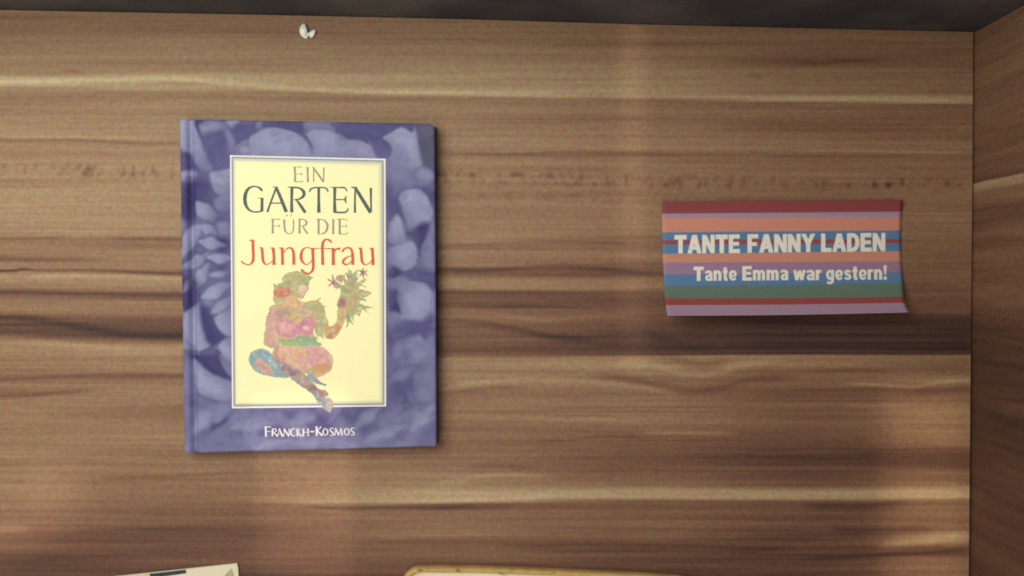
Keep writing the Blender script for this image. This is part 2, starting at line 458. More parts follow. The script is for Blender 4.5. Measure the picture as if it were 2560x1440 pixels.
# ------------------------------------------------------------------ dark far wall
m, nt, b = new_mat("charcoal_board")
n1 = nt.nodes.new('ShaderNodeTexNoise'); n1.inputs['Scale'].default_value = 22; n1.inputs['Detail'].default_value = 5
n2 = nt.nodes.new('ShaderNodeTexNoise'); n2.inputs['Scale'].default_value = 900; n2.inputs['Detail'].default_value = 2
co = nt.nodes.new('ShaderNodeTexCoord')
nt.links.new(co.outputs['Object'], n1.inputs['Vector']); nt.links.new(co.outputs['Object'], n2.inputs['Vector'])
rp = nt.nodes.new('ShaderNodeValToRGB')
rp.color_ramp.elements[0].position = .40; rp.color_ramp.elements[0].color = (*[float(q) for q in srgb((62, 66, 72))], 1)
rp.color_ramp.elements[1].position = .72; rp.color_ramp.elements[1].color = (*[float(q) for q in srgb((104, 104, 98))], 1)
mx = nt.nodes.new('ShaderNodeMix'); mx.data_type = 'RGBA'; mx.blend_type = 'OVERLAY'; mx.inputs['Factor'].default_value = 0.8
nt.links.new(n1.outputs['Fac'], rp.inputs['Fac'])
nt.links.new(rp.outputs['Color'], mx.inputs['A']); nt.links.new(n2.outputs['Color'], mx.inputs['B'])
nt.links.new(mx.outputs['Result'], b.inputs['Base Color'])
b.inputs['Roughness'].default_value = 0.6; b.inputs['Specular IOR Level'].default_value = .3
xs = np.linspace(-420, 2760, 60)
low_f = [((x - 1280) * S, (720 - top_edge(min(x, 2440)) + (2 if x < 2440 else -(80 - 80))) * S, -0.004) for x in xs]
vs = low_f + [(a, c, 0.10) for a, c, _ in low_f] + [(a, c + 0.016, 0.10) for a, c, _ in low_f] + [(a, c + 0.016, -0.004) for a, c, _ in low_f]
k = len(xs); fs = []
for q in range(4):
    for i in range(k - 1):
        a, d = q * k + i, ((q + 1) % 4) * k + i
        fs.append((a, a + 1, d + 1, d))
tag(link('back_wall', vs, fs, m), 'charcoal upright board along the far edge of the walnut board', kind='structure')
# the side panel butts against the dark board: trim its far end to the wall line
me = side.data
co_ = np.empty(len(me.vertices) * 3, dtype=np.float32); me.vertices.foreach_get('co', co_); co_ = co_.reshape(-1, 3)
co_[:, 1] = np.minimum(co_[:, 1], (720 - 80) * S + 0.0001); me.vertices.foreach_set('co', co_.ravel()); me.update()

# ------------------------------------------------------------------ BOOK
ZB = 0.0085        # top of the book
book = empty('book', P(770, 715, 0))
tag(book, 'small hardcover garden book with blue flower cover and yellow title panel', 'book')
QC = [(448, 297), (1086, 309), (1091, 1116), (460, 1134)]    # TL TR BR BL in photo px at height ZB
def quad(u, v):
    a, b_, c, d = QC
    x = (a[0] * (1 - u) + b_[0] * u) * (1 - v) + (d[0] * (1 - u) + c[0] * u) * v
    y = (a[1] * (1 - u) + b_[1] * u) * (1 - v) + (d[1] * (1 - u) + c[1] * u) * v
    return x, y
nx, ny = 300, 390
def dense(n, e=0.012, k=6):   # extra rows close to the borders for the rounded edge
    core = np.linspace(e, 1 - e, n - 2 * k)
    return np.concatenate([np.linspace(0, e, k, endpoint=False), core, 1 - np.linspace(0, e, k, endpoint=False)[::-1]])
u = dense(nx)[None, :] + np.zeros((ny, 1)); v = dense(ny)[:, None] + np.zeros((1, nx))
W, H = 640.0, 826.0
# round the corners in (u,v) space
ax, ay = u * W, v * H
for cx, cy, r in ((0, 0, 4), (W, 0, 14), (W, H, 8), (0, H, 5)):
    sx = 1 if cx == 0 else -1; sy = 1 if cy == 0 else -1
    kx, ky = cx + sx * r, cy + sy * r
    ina = (sx * (ax - kx) < 0) & (sy * (ay - ky) < 0)
    dx, dy = ax - kx, ay - ky
    mxy = np.maximum(np.abs(dx), np.abs(dy)); L = np.hypot(dx, dy) + 1e-9
    ax = np.where(ina, kx + dx * mxy / L, ax); ay = np.where(ina, ky + dy * mxy / L, ay)
edge = np.minimum(np.minimum(ax, W - ax), np.minimum(ay, H - ay))
PX, PY = quad(ax / W, ay / H)

# ---- cover painting: big lavender petals
c1 = lambda pts: [(430 + x / 3.272, 280 + y / 3.272) for x, y in pts]
c2 = lambda pts: [(430 + x / 3.2, 700 + y / 3.2) for x, y in pts]
LT, MD, DK, VD = (143, 143, 174), (120, 118, 153), (86, 80, 126), (66, 59, 106)
img = np.zeros(PX.shape + (3,)); img[:] = srgb((102, 97, 138))
lo = fnoise(PX / 70, PY / 90, 11, 3)[..., None]
img = img * (1 + .16 * lo)
def petal(pts, col, soft=9, grad=None, alpha=1.0, vein=0.05, smooth=True):
    global img
    pts = smooth_pts(pts, 4) if smooth else pts
    sd = poly_sd(PX + 3 * vnoise(PX / 22, PY / 22, 3), PY + 3 * vnoise(PX / 22, PY / 22, 4), pts)
    xs_ = [p[0] for p in pts]; ys_ = [p[1] for p in pts]
    cx, cy = sum(xs_) / len(xs_), sum(ys_) / len(ys_)
    ext = max(max(xs_) - min(xs_), max(ys_) - min(ys_)) / 2
    ox, oy = cx - 772, cy - 690
    oL = math.hypot(ox, oy) + 1
    tipq = ((PX - cx) * ox + (PY - cy) * oy) / oL / ext
    m = (sstep(sd, soft * 1.25) * alpha * np.clip(.92 + .55 * tipq, .45, 1))[..., None]
    c = srgb(col)[None, None, :] * np.ones_like(img)
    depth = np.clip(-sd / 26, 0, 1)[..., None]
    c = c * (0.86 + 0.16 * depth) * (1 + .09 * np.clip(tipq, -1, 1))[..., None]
    if grad:
        ang, g = grad
        xs_ = [p[0] for p in pts]; ys_ = [p[1] for p in pts]
        cx, cy = sum(xs_) / len(xs_), sum(ys_) / len(ys_)
        ext = max(max(xs_) - min(xs_), max(ys_) - min(ys_)) / 2
        q = ((PX - cx) * math.cos(math.radians(ang)) + (PY - cy) * math.sin(math.radians(ang))) / ext
        c = c * (1 + g * np.clip(q, -1, 1))[..., None]
    c = c * (1 + vein * fnoise(PX / 14, PY / 30, 21, 2))[..., None]
    rimb = np.exp(-((sd + 2.5) / 2.2) ** 2)[..., None]
    c = c * (1 + .03 * rimb)
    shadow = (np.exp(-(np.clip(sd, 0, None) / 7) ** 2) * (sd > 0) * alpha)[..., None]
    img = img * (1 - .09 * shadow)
    img = img * (1 - m) + c * m
def el(cx, cy, w, h, ang=0):
    a = math.radians(ang)
    return [(cx + w / 2 * math.cos(t) * math.cos(a) - h / 2 * math.sin(t) * math.sin(a), cy + w / 2 * math.cos(t) * math.sin(a) + h / 2 * math.sin(t) * math.cos(a)) for t in [i * math.pi / 4 for i in range(8)]]
def leafp(cx, cy, w, h, ang=0):
    a = math.radians(ang); base_ = [(-.54, 0), (-.26, -.30), (.04, -.44), (.34, -.26), (.62, .03), (.32, .26), (.0, .44), (-.30, .28)]
    return [(cx + x * w * math.cos(a) - y * h * math.sin(a), cy + x * w * math.sin(a) + y * h * math.cos(a)) for x, y in base_]
A = petal
import random
rnd = random.Random(5)
for ring_, (nr, L0) in enumerate(((20, 120), (18, 105), (15, 90))):
    for k_ in range(nr):
        th = 2 * math.pi * (k_ + rnd.random() * .7) / nr
        rx1, ry1 = (300 - 38 * ring_), (400 - 48 * ring_)
        px_, py_ = 772 + rx1 * math.cos(th), 712 + ry1 * math.sin(th)
        if 600 < px_ < 945 and 420 < py_ < 990: continue
        w_ = L0 * (.8 + .6 * rnd.random())
        ang_ = math.degrees(math.atan2(ry1 * math.sin(th), rx1 * math.cos(th))) + rnd.uniform(-28, 28)
        base_ = [(-.5, -.10), (-.2, -.24), (.12, -.26), (.36, -.14), (.52, 0), (.36, .15), (.1, .27), (-.22, .22)]
        a_ = math.radians(ang_)
        v_ = rnd.random()
        col_ = tuple(int(86 + v_ * 48 + d_) for d_ in (0, -3, 36))
        petal([(px_ + x * w_ * math.cos(a_) - y * w_ * math.sin(a_) * 1.25, py_ + x * w_ * math.sin(a_) + y * w_ * math.cos(a_) * 1.25) for x, y in base_], col_, 9)
A(c1([(60,60),(600,60),(700,360),(60,470)]), DK, 30, alpha=.6)
A(c1([(60,50),(165,50),(215,180),(275,330),(330,470),(230,480),(130,330),(60,300)]), LT, 9, (90, -.10))
A(c1([(60,310),(120,330),(200,440),(200,500),(60,480)]), DK, 14)
A(c1([(180,70),(260,80),(230,190),(205,180)]), VD, 10)
A(c1([(220,110),(300,70),(430,90),(450,150),(330,180),(250,190)]), MD, 10)
A(c1([(250,110),(420,110),(390,160),(270,165)]), LT, 14, alpha=.6)
A(c1([(260,200),(360,160),(440,180),(440,330),(480,440),(380,480),(300,400)]), DK, 16)
A(c1([(430,130),(500,190),(530,300),(500,390),(470,300)]), MD, 12)
A(c1([(440,70),(560,70),(500,140)]), LT, 10)
A(c1([(510,110),(620,90),(700,100),(690,180),(620,250),(530,270),(500,190)]), DK, 12)
A(c1([(690,90),(760,90),(740,140),(700,150)]), MD, 10)
A(c1([(520,290),(620,230),(720,340),(600,360),(530,345)]), MD, 9)
A(c1([(560,300),(640,290),(700,345),(600,352)]), LT, 9, alpha=.7)
A(c1([(760,90),(1000,80),(1080,150),(1180,140),(1000,170),(860,130),(760,140)]), DK, 10)
A(c1([(1080,90),(1280,80),(1270,150),(1120,160)]), MD, 14)
A(c1([(630,220),(720,160),(840,132),(960,160),(1060,200),(1130,270),(1175,380),(700,380),(640,300)]), LT, 8, (60, .05))
A(c1([(820,150),(880,180),(860,240),(830,200)]), MD, 12, alpha=.5)
A(c1([(1040,160),(1130,220),(1200,370),(1160,370),(1110,250)]), DK, 8, alpha=.8)
A(c1([(1110,190),(1160,150),(1280,150),(1380,190),(1440,230),(1560,240),(1630,300),(1660,400),(1200,400),(1160,290)]), LT, 8, (40, .02))
A(c1([(1350,180),(1420,210),(1440,260),(1350,260)]), MD, 14, alpha=.5)
A(c1([(1300,90),(1520,90),(1740,120),(1790,250),(1780,360),(1680,380),(1620,250),(1480,210),(1380,170)]), DK, 10)
A(c1([(1700,80),(2000,80),(2010,150),(1740,180)]), DK, 12)
A(c1([(1730,215),(1800,170),(1880,130),(1960,170),(1990,110),(2010,230),(2040,350),(2050,430),(1980,480),(1900,560),(1800,600),(1780,440),(1800,290)]), LT, 8, (100, -.16))
A(c1([(1800,300),(1900,280),(1930,400),(1880,520),(1800,580)]), MD, 22, alpha=.6)
A(c1([(1990,90),(2170,80),(2170,480),(2090,480),(2050,380),(2020,220)]), (92, 88, 112), 22)
A(c1([(2040,250),(2110,240),(2110,420),(2070,430)]), (78, 74, 96), 22, alpha=.7)
A(c1(el(2045, 525, 200, 150)), MD, 12); A(c1(el(2060, 520, 120, 90)), LT, 20, alpha=.5)
A(c1([(1760,600),(1900,560),(1850,700),(1900,880),(1780,900),(1750,800)]), DK, 16)
A(c1([(1760,430),(1990,560),(1900,640),(1770,700)]), MD, 20, alpha=.7)
A(c1([(2040,620),(2150,650),(2150,760),(2100,740)]), DK, 12)
A(c1([(1850,700),(1920,640),(2040,640),(2110,740),(2130,850),(2080,960),(1960,1000),(1920,900),(1880,790)]), LT, 8, (60, -.10))
A(c1([(1930,980),(2100,900),(2110,1000),(2060,1080),(2020,1170),(1960,1060)]), VD, 14)
A(c1([(1770,940),(1830,840),(1880,900),(1910,1000),(1900,1090),(1800,1080),(1760,1040)]), LT, 10, (90, -.08))
A(c1([(2120,900),(2160,880),(2160,1300),(2000,1280),(2030,1170)]), MD, 12)
A(c1([(1760,1130),(1860,1080),(1960,1060),(2010,1160),(1980,1270),(1860,1310),(1770,1300)]), LT, 9, (60, -.06))
A(c1([(1755,1290),(1810,1260),(1870,1290),(1860,1330),(1770,1360)]), VD, 10)
A(c1([(1900,1340),(1990,1270),(2150,1320),(2150,1450),(1900,1450)]), DK, 18)
A(c1(leafp(1840, 1400, 190, 130, -10)), MD, 10)
# left column
A(c1([(60,480),(240,480),(330,600),(330,760),(60,980)]), DK, 20, alpha=.6)
A(c1(el(135, 525, 150, 110, -8)), LT, 12, alpha=.9)
A(c1(el(210, 640, 250, 190, 10)), VD, 20)
A(c1([(300,500),(400,480),(490,470),(490,670),(400,690),(340,620)]), LT, 9, (0, .03))
A(c1(el(420, 740, 150, 140)), MD, 9); A(c1([(60,780),(100,830),(120,930),(60,1000)]), MD, 12)
A(c1([(180,740),(240,730),(330,780),(370,840),(330,890),(250,880),(190,830)]), LT, 8)
A(c1([(90,700),(180,720),(170,880),(80,860)]), VD, 14)
A(c1(leafp(290, 960, 130, 90, 25)), LT, 8); A(c1(leafp(430, 950, 150, 120, 30)), MD, 9)
A(c1([(75,1190),(90,1040),(150,940),(230,930),(220,1010),(150,1120)]), LT, 8, (90, -.08))
A(c1([(380,1020),(490,1060),(490,1140),(370,1130)]), VD, 12)
A(c1(leafp(320, 1075, 200, 110, 12)), LT, 7); A(c1(leafp(190, 1225, 260, 90, -33)), LT, 7)
A(c1(leafp(390, 1195, 200, 95, 3)), LT, 7); A(c1([(60,1290),(140,1290),(140,1440),(60,1440)]), DK, 14)
A(c1(leafp(235, 1350, 220, 110, -65)), LT, 7); A(c1(leafp(380, 1330, 150, 60, -10)), LT, 8)
A(c1(leafp(420, 1270, 110, 40, -15)), VD, 8, alpha=.7)
# lower half (second close-up)
A(c2([(60,0),(220,20),(250,170),(170,250),(90,240)]), VD, 14)
A(c2(leafp(350, 90, 240, 120, -28)), LT, 8); A(c2(leafp(390, 210, 220, 100, -35)), LT, 8)
A(c2(leafp(120, 40, 130, 60, -60)), MD, 10)
A(c2([(110,260),(180,200),(230,200),(240,320),(260,440),(300,520),(200,560),(130,470),(100,350)]), LT, 8, (0, -.08))
A(c2([(230,200),(290,210),(330,290),(420,400),(410,480),(330,520),(270,470),(240,330)]), VD, 12)
A(c2([(340,320),(420,250),(480,230),(480,430),(400,420)]), LT, 8)
A(c2([(370,540),(420,480),(490,450),(490,640),(420,620)]), LT, 8)
A(c2([(150,600),(300,600),(380,580),(420,680),(480,770),(440,800),(330,760),(200,680)]), VD, 14)
A(c2([(380,600),(480,640),(490,780),(430,720)]), MD, 8, alpha=.8)
A(c2([(165,640),(230,680),(300,740),(390,790),(480,820),(480,950),(380,970),(270,930),(190,850)]), LT, 9, (50, -.08))
A(c2([(100,860),(220,900),(360,980),(480,960),(420,1090),(300,1160),(140,1380),(100,1380)]), MD, 22, alpha=.5)
A(c2([(320,1180),(400,1110),(500,1040),(520,1060),(420,1150),(350,1190)]), VD, 10, alpha=.8)
A(c2([(520,1040),(900,1030),(820,1110),(640,1140),(520,1120)]), MD, 20, alpha=.6)
A(c2([(880,1050),(1010,1050),(960,1120),(900,1110)]), DK, 14)
A(c2([(1000,1060),(1160,1040),(1130,1130),(1020,1140)]), LT, 16, alpha=.5)
A(c2([(1160,1080),(1260,1050),(1240,1140),(1180,1160)]), DK, 16)
A(c2([(1480,1070),(1620,1010),(1640,1160),(1520,1240)]), DK, 22, alpha=.7)
A(c2([(1640,1100),(1880,1040),(1960,1080),(1760,1180),(1660,1200)]), MD, 16)
A(c2([(1880,1040),(2080,960),(2100,1120),(1880,1180)]), MD, 20); A(c2(leafp(1960, 1150, 230, 70, -25)), LT, 14, alpha=.5)
A(c2([(1720,90),(1830,120),(1830,260),(1740,260)]), VD, 12)
A(c2([(1800,100),(1860,30),(2000,20),(2080,80),(2060,220),(2010,310),(1900,320),(1830,250)]), LT, 9, (70, -.04))
A(c2([(1730,260),(1800,260),(1820,320),(1740,410)]), MD, 10)
A(c2([(1740,400),(1850,330),(2000,330),(2080,260),(2090,400),(1900,450),(1820,540),(1740,560)]), DK, 16)
A(c2([(1760,540),(1880,460),(1870,560),(1790,640)]), MD, 14)
A(c2([(1880,470),(2000,500),(2080,440),(2100,620),(1990,680),(1890,640)]), MD, 12); A(c2(el(1960, 580, 120, 90)), LT, 24, alpha=.5)
A(c2(leafp(1830, 760, 240, 110, -30)), MD, 12); A(c2([(1730,880),(1900,760),(1920,860),(1760,960)]), DK, 18, alpha=.7)
A(c2([(1940,720),(2090,640),(2100,940),(1960,960)]), MD, 16, (0, .06))
for bx_, by_, bw_, bh_, ba_, bc_ in ((250,1120,300,150,-50,LT),(420,1220,300,150,-30,MD),(640,1160,330,140,-8,LT),(600,1290,420,110,4,MD),(860,1110,220,120,30,MD),(1010,1190,200,170,70,LT),
        (1120,1290,360,110,-6,LT),(1380,1180,260,170,40,MD),(1420,1300,420,110,5,MD),(1560,1100,260,110,-40,LT),(1700,1230,320,130,-24,LT),(1900,1260,330,150,-34,MD),(2000,1100,260,120,-50,LT),(1760,1050,240,90,-20,MD),(820,1300,260,90,-10,LT)):
    A(c2(leafp(bx_, by_, bw_, bh_, ba_)), bc_, 16, alpha=.75)
A(c2([(100,1300),(2100,1290),(2100,1380),(100,1390)]), LT, 40, alpha=.4)
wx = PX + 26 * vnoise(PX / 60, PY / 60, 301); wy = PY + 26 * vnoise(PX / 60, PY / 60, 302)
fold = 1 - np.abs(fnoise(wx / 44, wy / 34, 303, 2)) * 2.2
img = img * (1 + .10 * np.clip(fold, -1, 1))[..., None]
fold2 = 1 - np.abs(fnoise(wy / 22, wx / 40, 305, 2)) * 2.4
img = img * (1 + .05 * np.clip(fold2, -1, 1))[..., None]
grain = 1 + .05 * fnoise(PX / 9, PY / 9, 61, 2)[..., None]
img = np.clip(img * grain, 0, 1)
# hinge groove and rounded board edge
groove = np.exp(-((ax - 26 ) / 8) ** 2) * 0.0019
r_e = 5.0
drop = np.where(edge < r_e, (1 - np.sqrt(np.clip(1 - ((r_e - edge) / r_e) ** 2, 0, 1))) * r_e * S, 0)
Z = ZB - groove - drop + 0.00006 * fnoise(PX / 160, PY / 160, 71, 2)
kk = (D - ZB) / D
V = np.stack([(PX - 1280) * S * kk, (720 - PY) * S * kk, Z], -1).reshape(-1, 3)
F = grid_faces(ny, nx)
base = len(V)
ring = list(range(nx)) + [r * nx + nx - 1 for r in range(1, ny)] + list(range((ny - 1) * nx + nx - 2, (ny - 1) * nx - 1, -1)) + [r * nx for r in range(ny - 2, 0, -1)]
low = V[ring].copy(); low[:, 2] = ZB - 0.0024
cols = img.reshape(-1, 3)
V2 = np.vstack([V, low]); C2 = np.vstack([cols, np.tile(srgb((62, 58, 104)), (len(ring), 1))])
n = len(ring); ii = np.arange(n); jj = (ii + 1) % n; R = np.array(ring)
SK = np.stack([R[ii], base + ii, base + jj, R[jj]], 1)
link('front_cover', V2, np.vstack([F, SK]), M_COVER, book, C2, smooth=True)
bottomring = [tuple(low[i]) for i in range(0, n, 1)]
M_BOARD = plain("navy_cover_board", (52, 48, 92), 0.6, 0.3)
link('cover_lining', [(a, b_, ZB - 0.0024) for a, b_, _ in bottomring], [tuple(range(n))], M_BOARD, book)
def bq(dx0, dy0, dx1, dy1):   # inset quad at book height footprint
    out = []
    for (x, y), (sx, sy) in zip([QC[3], QC[2], QC[1], QC[0]], [(dx0, -dy1), (-dx1, -dy1), (-dx1, dy0), (dx0, dy0)]):
        X_, Y_, _ = P(x + sx, y + sy, ZB)
        out.append((X_, Y_))
    return out
vv, ff = prism(bq(0, 0, 0, 0), 0.0002, 0.0024, 0.0004)
link('back_cover', vv, ff, M_BOARD, book)
M_PAGES = plain("page_edges", (205, 196, 172), 0.8, 0.1, var=.1, scale=4000)
vv, ff = prism(bq(10, 18, 18, 18), 0.0026, ZB - 0.00245)
link('page_block', vv, ff, M_PAGES, book)
vv, ff = prism(bq(0, 0, 632, 0), 0.00245, ZB - 0.00245)
link('spine', vv, ff, M_COVER, book, colors=np.tile(srgb((96, 92, 146)), (8, 1)))

# ---- title panel (printed): white keyline, grey line, yellow field
def quad_sheet(name, pts, z, mat, parent, col, nn=2):
    v_ = [P(x, y, z) for x, y in pts]
    return link(name, v_, [(3, 2, 1, 0)], mat, parent, np.tile(srgb(col), (4, 1)))
# raster the panel itself so its lines keep the slightly soft, uneven press look
gu, gv = np.meshgrid(np.linspace(0, 1, 262), np.linspace(0, 1, 420))
GX = (575 * (1 - gu) + 964 * gu) * (1 - gv) + (580 * (1 - gu) + 965.5 * gu) * gv
GY = (388 * (1 - gu) + 397 * gu) * (1 - gv) + (1021 * (1 - gu) + 1016 * gu) * gv
def qsd(a, b_, c, d):
    return poly_sd(GX, GY, [a, b_, c, d])
outer = qsd((575, 388), (964, 397), (965.5, 1016), (580, 1021))
pc = np.zeros(GX.shape + (3,)); pc[:] = srgb((240, 232, 224))
def over(mask, col, a=1.0):
    global pc
    pc = pc * (1 - mask[..., None] * a) + srgb(col) * mask[..., None] * a
line1 = qsd((580.5, 393.5), (957.5, 402.5), (959.5, 1010.5), (585.5, 1014.5))
over(sstep(line1, 2.0), (206, 204, 190))
over(np.exp(-((np.abs(line1)) / 1.6) ** 2), (92, 104, 116), .95)
top_soft = np.clip((GY - 392) / 6, 0, 1) * np.clip(1 - (GY - 402) / 6, 0, 1)
yel = qsd((587, 402), (951, 410), (954, 1004.5), (590, 1008.5))
over(sstep(yel, 4.0), (252, 243, 186))
over(np.exp(-((yel + 1.0) / 4.5) ** 2) * np.clip((GX - 640) / 300, .25, 1), (196, 190, 160), .35)
pc *= (1 + .012 * fnoise(GX / 26, GY / 26, 88, 2))[..., None]
keep = outer < 9
V = np.stack([(GX - 1280) * S * (D - ZB - .00015) / D, (720 - GY) * S * (D - ZB - .00015) / D, np.full(GX.shape, ZB + .00015)], -1).reshape(-1, 3)
F = grid_faces(*GX.shape); kf = keep.ravel()[F].all(1)
def compact(V, F, C):
    used = np.unique(F); mp = np.full(len(V), -1); mp[used] = np.arange(len(used))
    return V[used], mp[F], C[used]
v_, f_, c_ = compact(V, F[kf], pc.reshape(-1, 3))
link('title_panel', v_, f_, M_ART, book, c_)

# ---- illustration on the panel: seated figure made of leaves and petals, holding a posy
cx0, cy0, k3 = 580, 660, 3.789
gx = np.arange(615, 948, 1.35); gy = np.arange(668, 1034, 1.35)
GX, GY = np.meshgrid(gx, gy)
QX, QY = (GX - cx0) * k3, (GY - cy0) * k3
QX = QX + 7 * vnoise(QX / 30, QY / 30, 90) + 3 * vnoise(QX / 11, QY / 11, 91)
QY = QY + 7 * vnoise(QX / 30, QY / 30, 92) + 3 * vnoise(QX / 11, QY / 11, 93)
alpha = np.zeros(GX.shape); ill = np.zeros(GX.shape + (3,)); ill[:] = srgb((252, 243, 186))
def dab(sd, col, soft=14, a=.9, sil=True):
    global alpha, ill
    m_ = sstep(sd, soft) * a
    c = srgb(col) * (1 + .22 * fnoise(QX / 26, QY / 26, int(abs(col[0] * 7 + col[1])) % 97, 3))[..., None]
    ill = ill * (1 - m_[..., None]) + np.clip(c, 0, 1) * m_[..., None]
    if sil: alpha = np.maximum(alpha, sstep(sd, soft))
PO = lambda *p: poly_sd(QX, QY, smooth_pts(list(p), 4))
ST = lambda *p: stroke_sd(QX, QY, list(p))
EL = lambda *p: ell_sd(QX, QY, *p)
GRN, OLV, ORG, RED, PNK, PUR, TEAL, BRN = (168, 178, 122), (190, 186, 118), (222, 164, 110), (206, 112, 86), (218, 166, 156), (160, 112, 138), (138, 172, 170), (178, 120, 100)
# posy
for a_ in (-150, -120, -95, -70, -40, -15, 10, 35, 60, 80, 100, 130):
    L_ = 150 + 40 * math.sin(a_ * 3.1)
    ca, sa = math.cos(math.radians(a_)), math.sin(math.radians(a_))
    bx, by = 1120 + 30 * ca, 300 + 90 * sa
    dab(ST((bx, by, 52), (bx + ca * L_ * .6, by + sa * L_ * .6, 34), (bx + ca * L_, by + sa * L_ + 8, 4)), GRN if int(a_) % 20 else OLV, 10)
dab(EL(1110, 340, 95, 165, 5), GRN, 40, .8); dab(EL(1140, 330, 40, 90, 10), ORG, 60, .6, False); dab(EL(1090, 270, 40, 60), (150, 164, 108), 40, .6, False)
dab(ST((1180, 380, 40), (1250, 400, 28), (1350, 425, 5)), GRN, 9); dab(ST((1170, 440, 34), (1220, 440, 22), (1190, 510, 5)), GRN, 9)
dab(ST((1090, 480, 40), (1100, 540, 26), (1085, 600, 6)), (150, 166, 120), 9); dab(ST((1110, 500, 30), (1140, 585, 8)), GRN, 9)
dab(PO((1190,275),(1240,250),(1325,270),(1290,300),(1240,315)), (150, 168, 116), 9, .85); dab(EL(1262, 282, 30, 12, 10), (214, 214, 160), 16, .7, False)
dab(ST((1150, 215, 22), (1200, 200, 20), (1290, 215, 4)), GRN, 8)
for fx, fy, rr in ((960, 170, 64), (1242, 84, 54), (1030, 140, 40)):
    for k_ in range(6):
        a_ = k_ * 1.05 + .4
        dab(ST((fx, fy, 16), (fx + rr * .6 * math.cos(a_), fy + rr * .6 * math.sin(a_), 22), (fx + rr * math.cos(a_), fy + rr * math.sin(a_), 7)), (172, 104, 126) if k_ % 2 else (190, 130, 140), 8)
    dab(EL(fx, fy, 15, 15), (140, 72, 104), 12, .9)
dab(EL(1030, 130, 44, 30, -20), (190, 168, 140), 14); dab(ST((1070, 90, 20), (1110, 110, 26), (1160, 150, 20)), (160, 160, 124), 9)
dab(ST((1120, 60, 8), (1140, 100, 26), (1175, 150, 24)), (166, 184, 146), 9); dab(ST((1190, 60, 8), (1160, 90, 20), (1150, 130, 20)), (166, 184, 146), 9)
dab(ST((990, 215, 30), (1030, 200, 14), (960, 260, 4)), GRN, 9); dab(ST((1180, 130, 26), (1150, 190, 30), (1100, 190, 20)), (176, 152, 128), 9, .8)
# arms
dab(ST((1060, 400, 110), (1040, 470, 90), (1020, 560, 70), (990, 610, 90), (930, 660, 110), (880, 610, 90), (850, 520, 90), (800, 440, 130)), OLV, 16)
dab(ST((1040, 400, 60), (1050, 480, 60), (1010, 570, 50)), ORG, 30, .6, False); dab(EL(1040, 370, 38, 55, 10), (166, 92, 112), 26, .85)
dab(ST((1010, 600, 60), (940, 650, 80), (890, 590, 50)), (206, 138, 92), 30, .75, False); dab(EL(935, 690, 40, 22), BRN, 20, .6, False); dab(EL(960, 630, 22, 18), (236, 208, 180), 18, .7, False)
dab(ST((820, 560, 70), (830, 650, 50), (860, 705, 12)), (178, 188, 132), 12); dab(ST((800, 560, 40), (800, 640, 26), (815, 690, 6)), GRN, 10)
dab(ST((400, 430, 90), (360, 520, 74), (345, 640, 72), (330, 740, 76), (400, 765, 50)), (206, 160, 146), 14)
for a_ in (150, 185, 220, 255):
    ca, sa = math.cos(math.radians(a_)), math.sin(math.radians(a_))
    dab(ST((365, 500, 26), (365 + 58 * ca, 500 + 58 * sa, 6)), (196, 124, 138), 8)
dab(ST((370, 560, 40), (380, 680, 30), (370, 740, 30)), (176, 124, 140), 30, .5, False); dab(ST((330, 700, 30), (400, 720, 30)), (222, 190, 120), 26, .5, False)
# torso and hips
dab(PO((400,420),(470,400),(480,560),(470,720),(420,790),(350,790),(310,720),(340,600),(350,500)), (210, 168, 150), 14)
dab(PO((430,350),(560,290),(640,340),(680,362),(780,340),(850,370),(880,450),(850,520),(790,570),(770,650),(800,730),(450,730),(430,640),(400,560),(390,430)), (206, 176, 136), 14)
dab(PO((560,300),(640,340),(700,370),(620,430),(520,430),(470,390)), (232, 180, 140), 30, .7, False)
dab(ST((700, 400, 60), (790, 400, 80), (850, 430, 60), (840, 520, 60)), (178, 186, 128), 30, .85, False)
dab(ST((700, 355, 24), (780, 345, 24), (850, 375, 16)), ORG, 16, .8, False); dab(ST((800, 350, 20), (865, 305, 4)), GRN, 8); dab(ST((850, 400, 20), (900, 408, 4)), GRN, 8)
dab(EL(480, 470, 90, 50, -20), (176, 136, 150), 40, .75, False); dab(EL(560, 490, 60, 70), (196, 170, 100), 50, .6, False); dab(EL(620, 470, 60, 40), (176, 184, 130), 40, .5, False)
dab(PO((400,560),(520,520),(640,560),(700,500),(790,530),(775,640),(640,690),(500,690),(420,650)), (216, 138, 154), 26, .95, False)
dab(EL(520, 600, 90, 46, 20), (232, 190, 184), 40, .6, False); dab(EL(690, 560, 44, 30), (186, 126, 144), 30, .6, False); dab(EL(690, 605, 26, 18), (244, 222, 206), 16, .8, False); dab(EL(600, 640, 60, 24), (196, 130, 150), 30, .5, False)
dab(ST((600, 520, 40), (620, 490, 30)), (224, 156, 96), 20, .7, False)
dab(PO((385,830),(440,770),(560,770),(800,770),(880,800),(940,870),(955,930),(935,1000),(880,1050),(800,1070),(720,1040),(560,1040),(450,1000),(395,900)), (222, 176, 150), 12)
dab(EL(800, 870, 120, 90, 20), (222, 158, 160), 50, .8, False); dab(EL(620, 860, 90, 60, 20), (230, 172, 128), 50, .7, False); dab(EL(850, 985, 90, 50, -20), (214, 150, 84), 36, .85, False)
dab(EL(700, 910, 60, 60), (218, 160, 164), 50, .6, False); dab(ST((600, 790, 16), (680, 840, 10), (690, 930, 8)), (236, 206, 130), 12, .6, False); dab(EL(740, 1020, 60, 34), (176, 176, 110), 30, .7, False)
dab(EL(450, 880, 55, 90, -20), (204, 134, 116), 40, .8, False); dab(EL(480, 840, 50, 40), (232, 196, 172), 36, .6, False)
dab(EL(925, 950, 16, 60), (196, 150, 150), 16, .5, False)
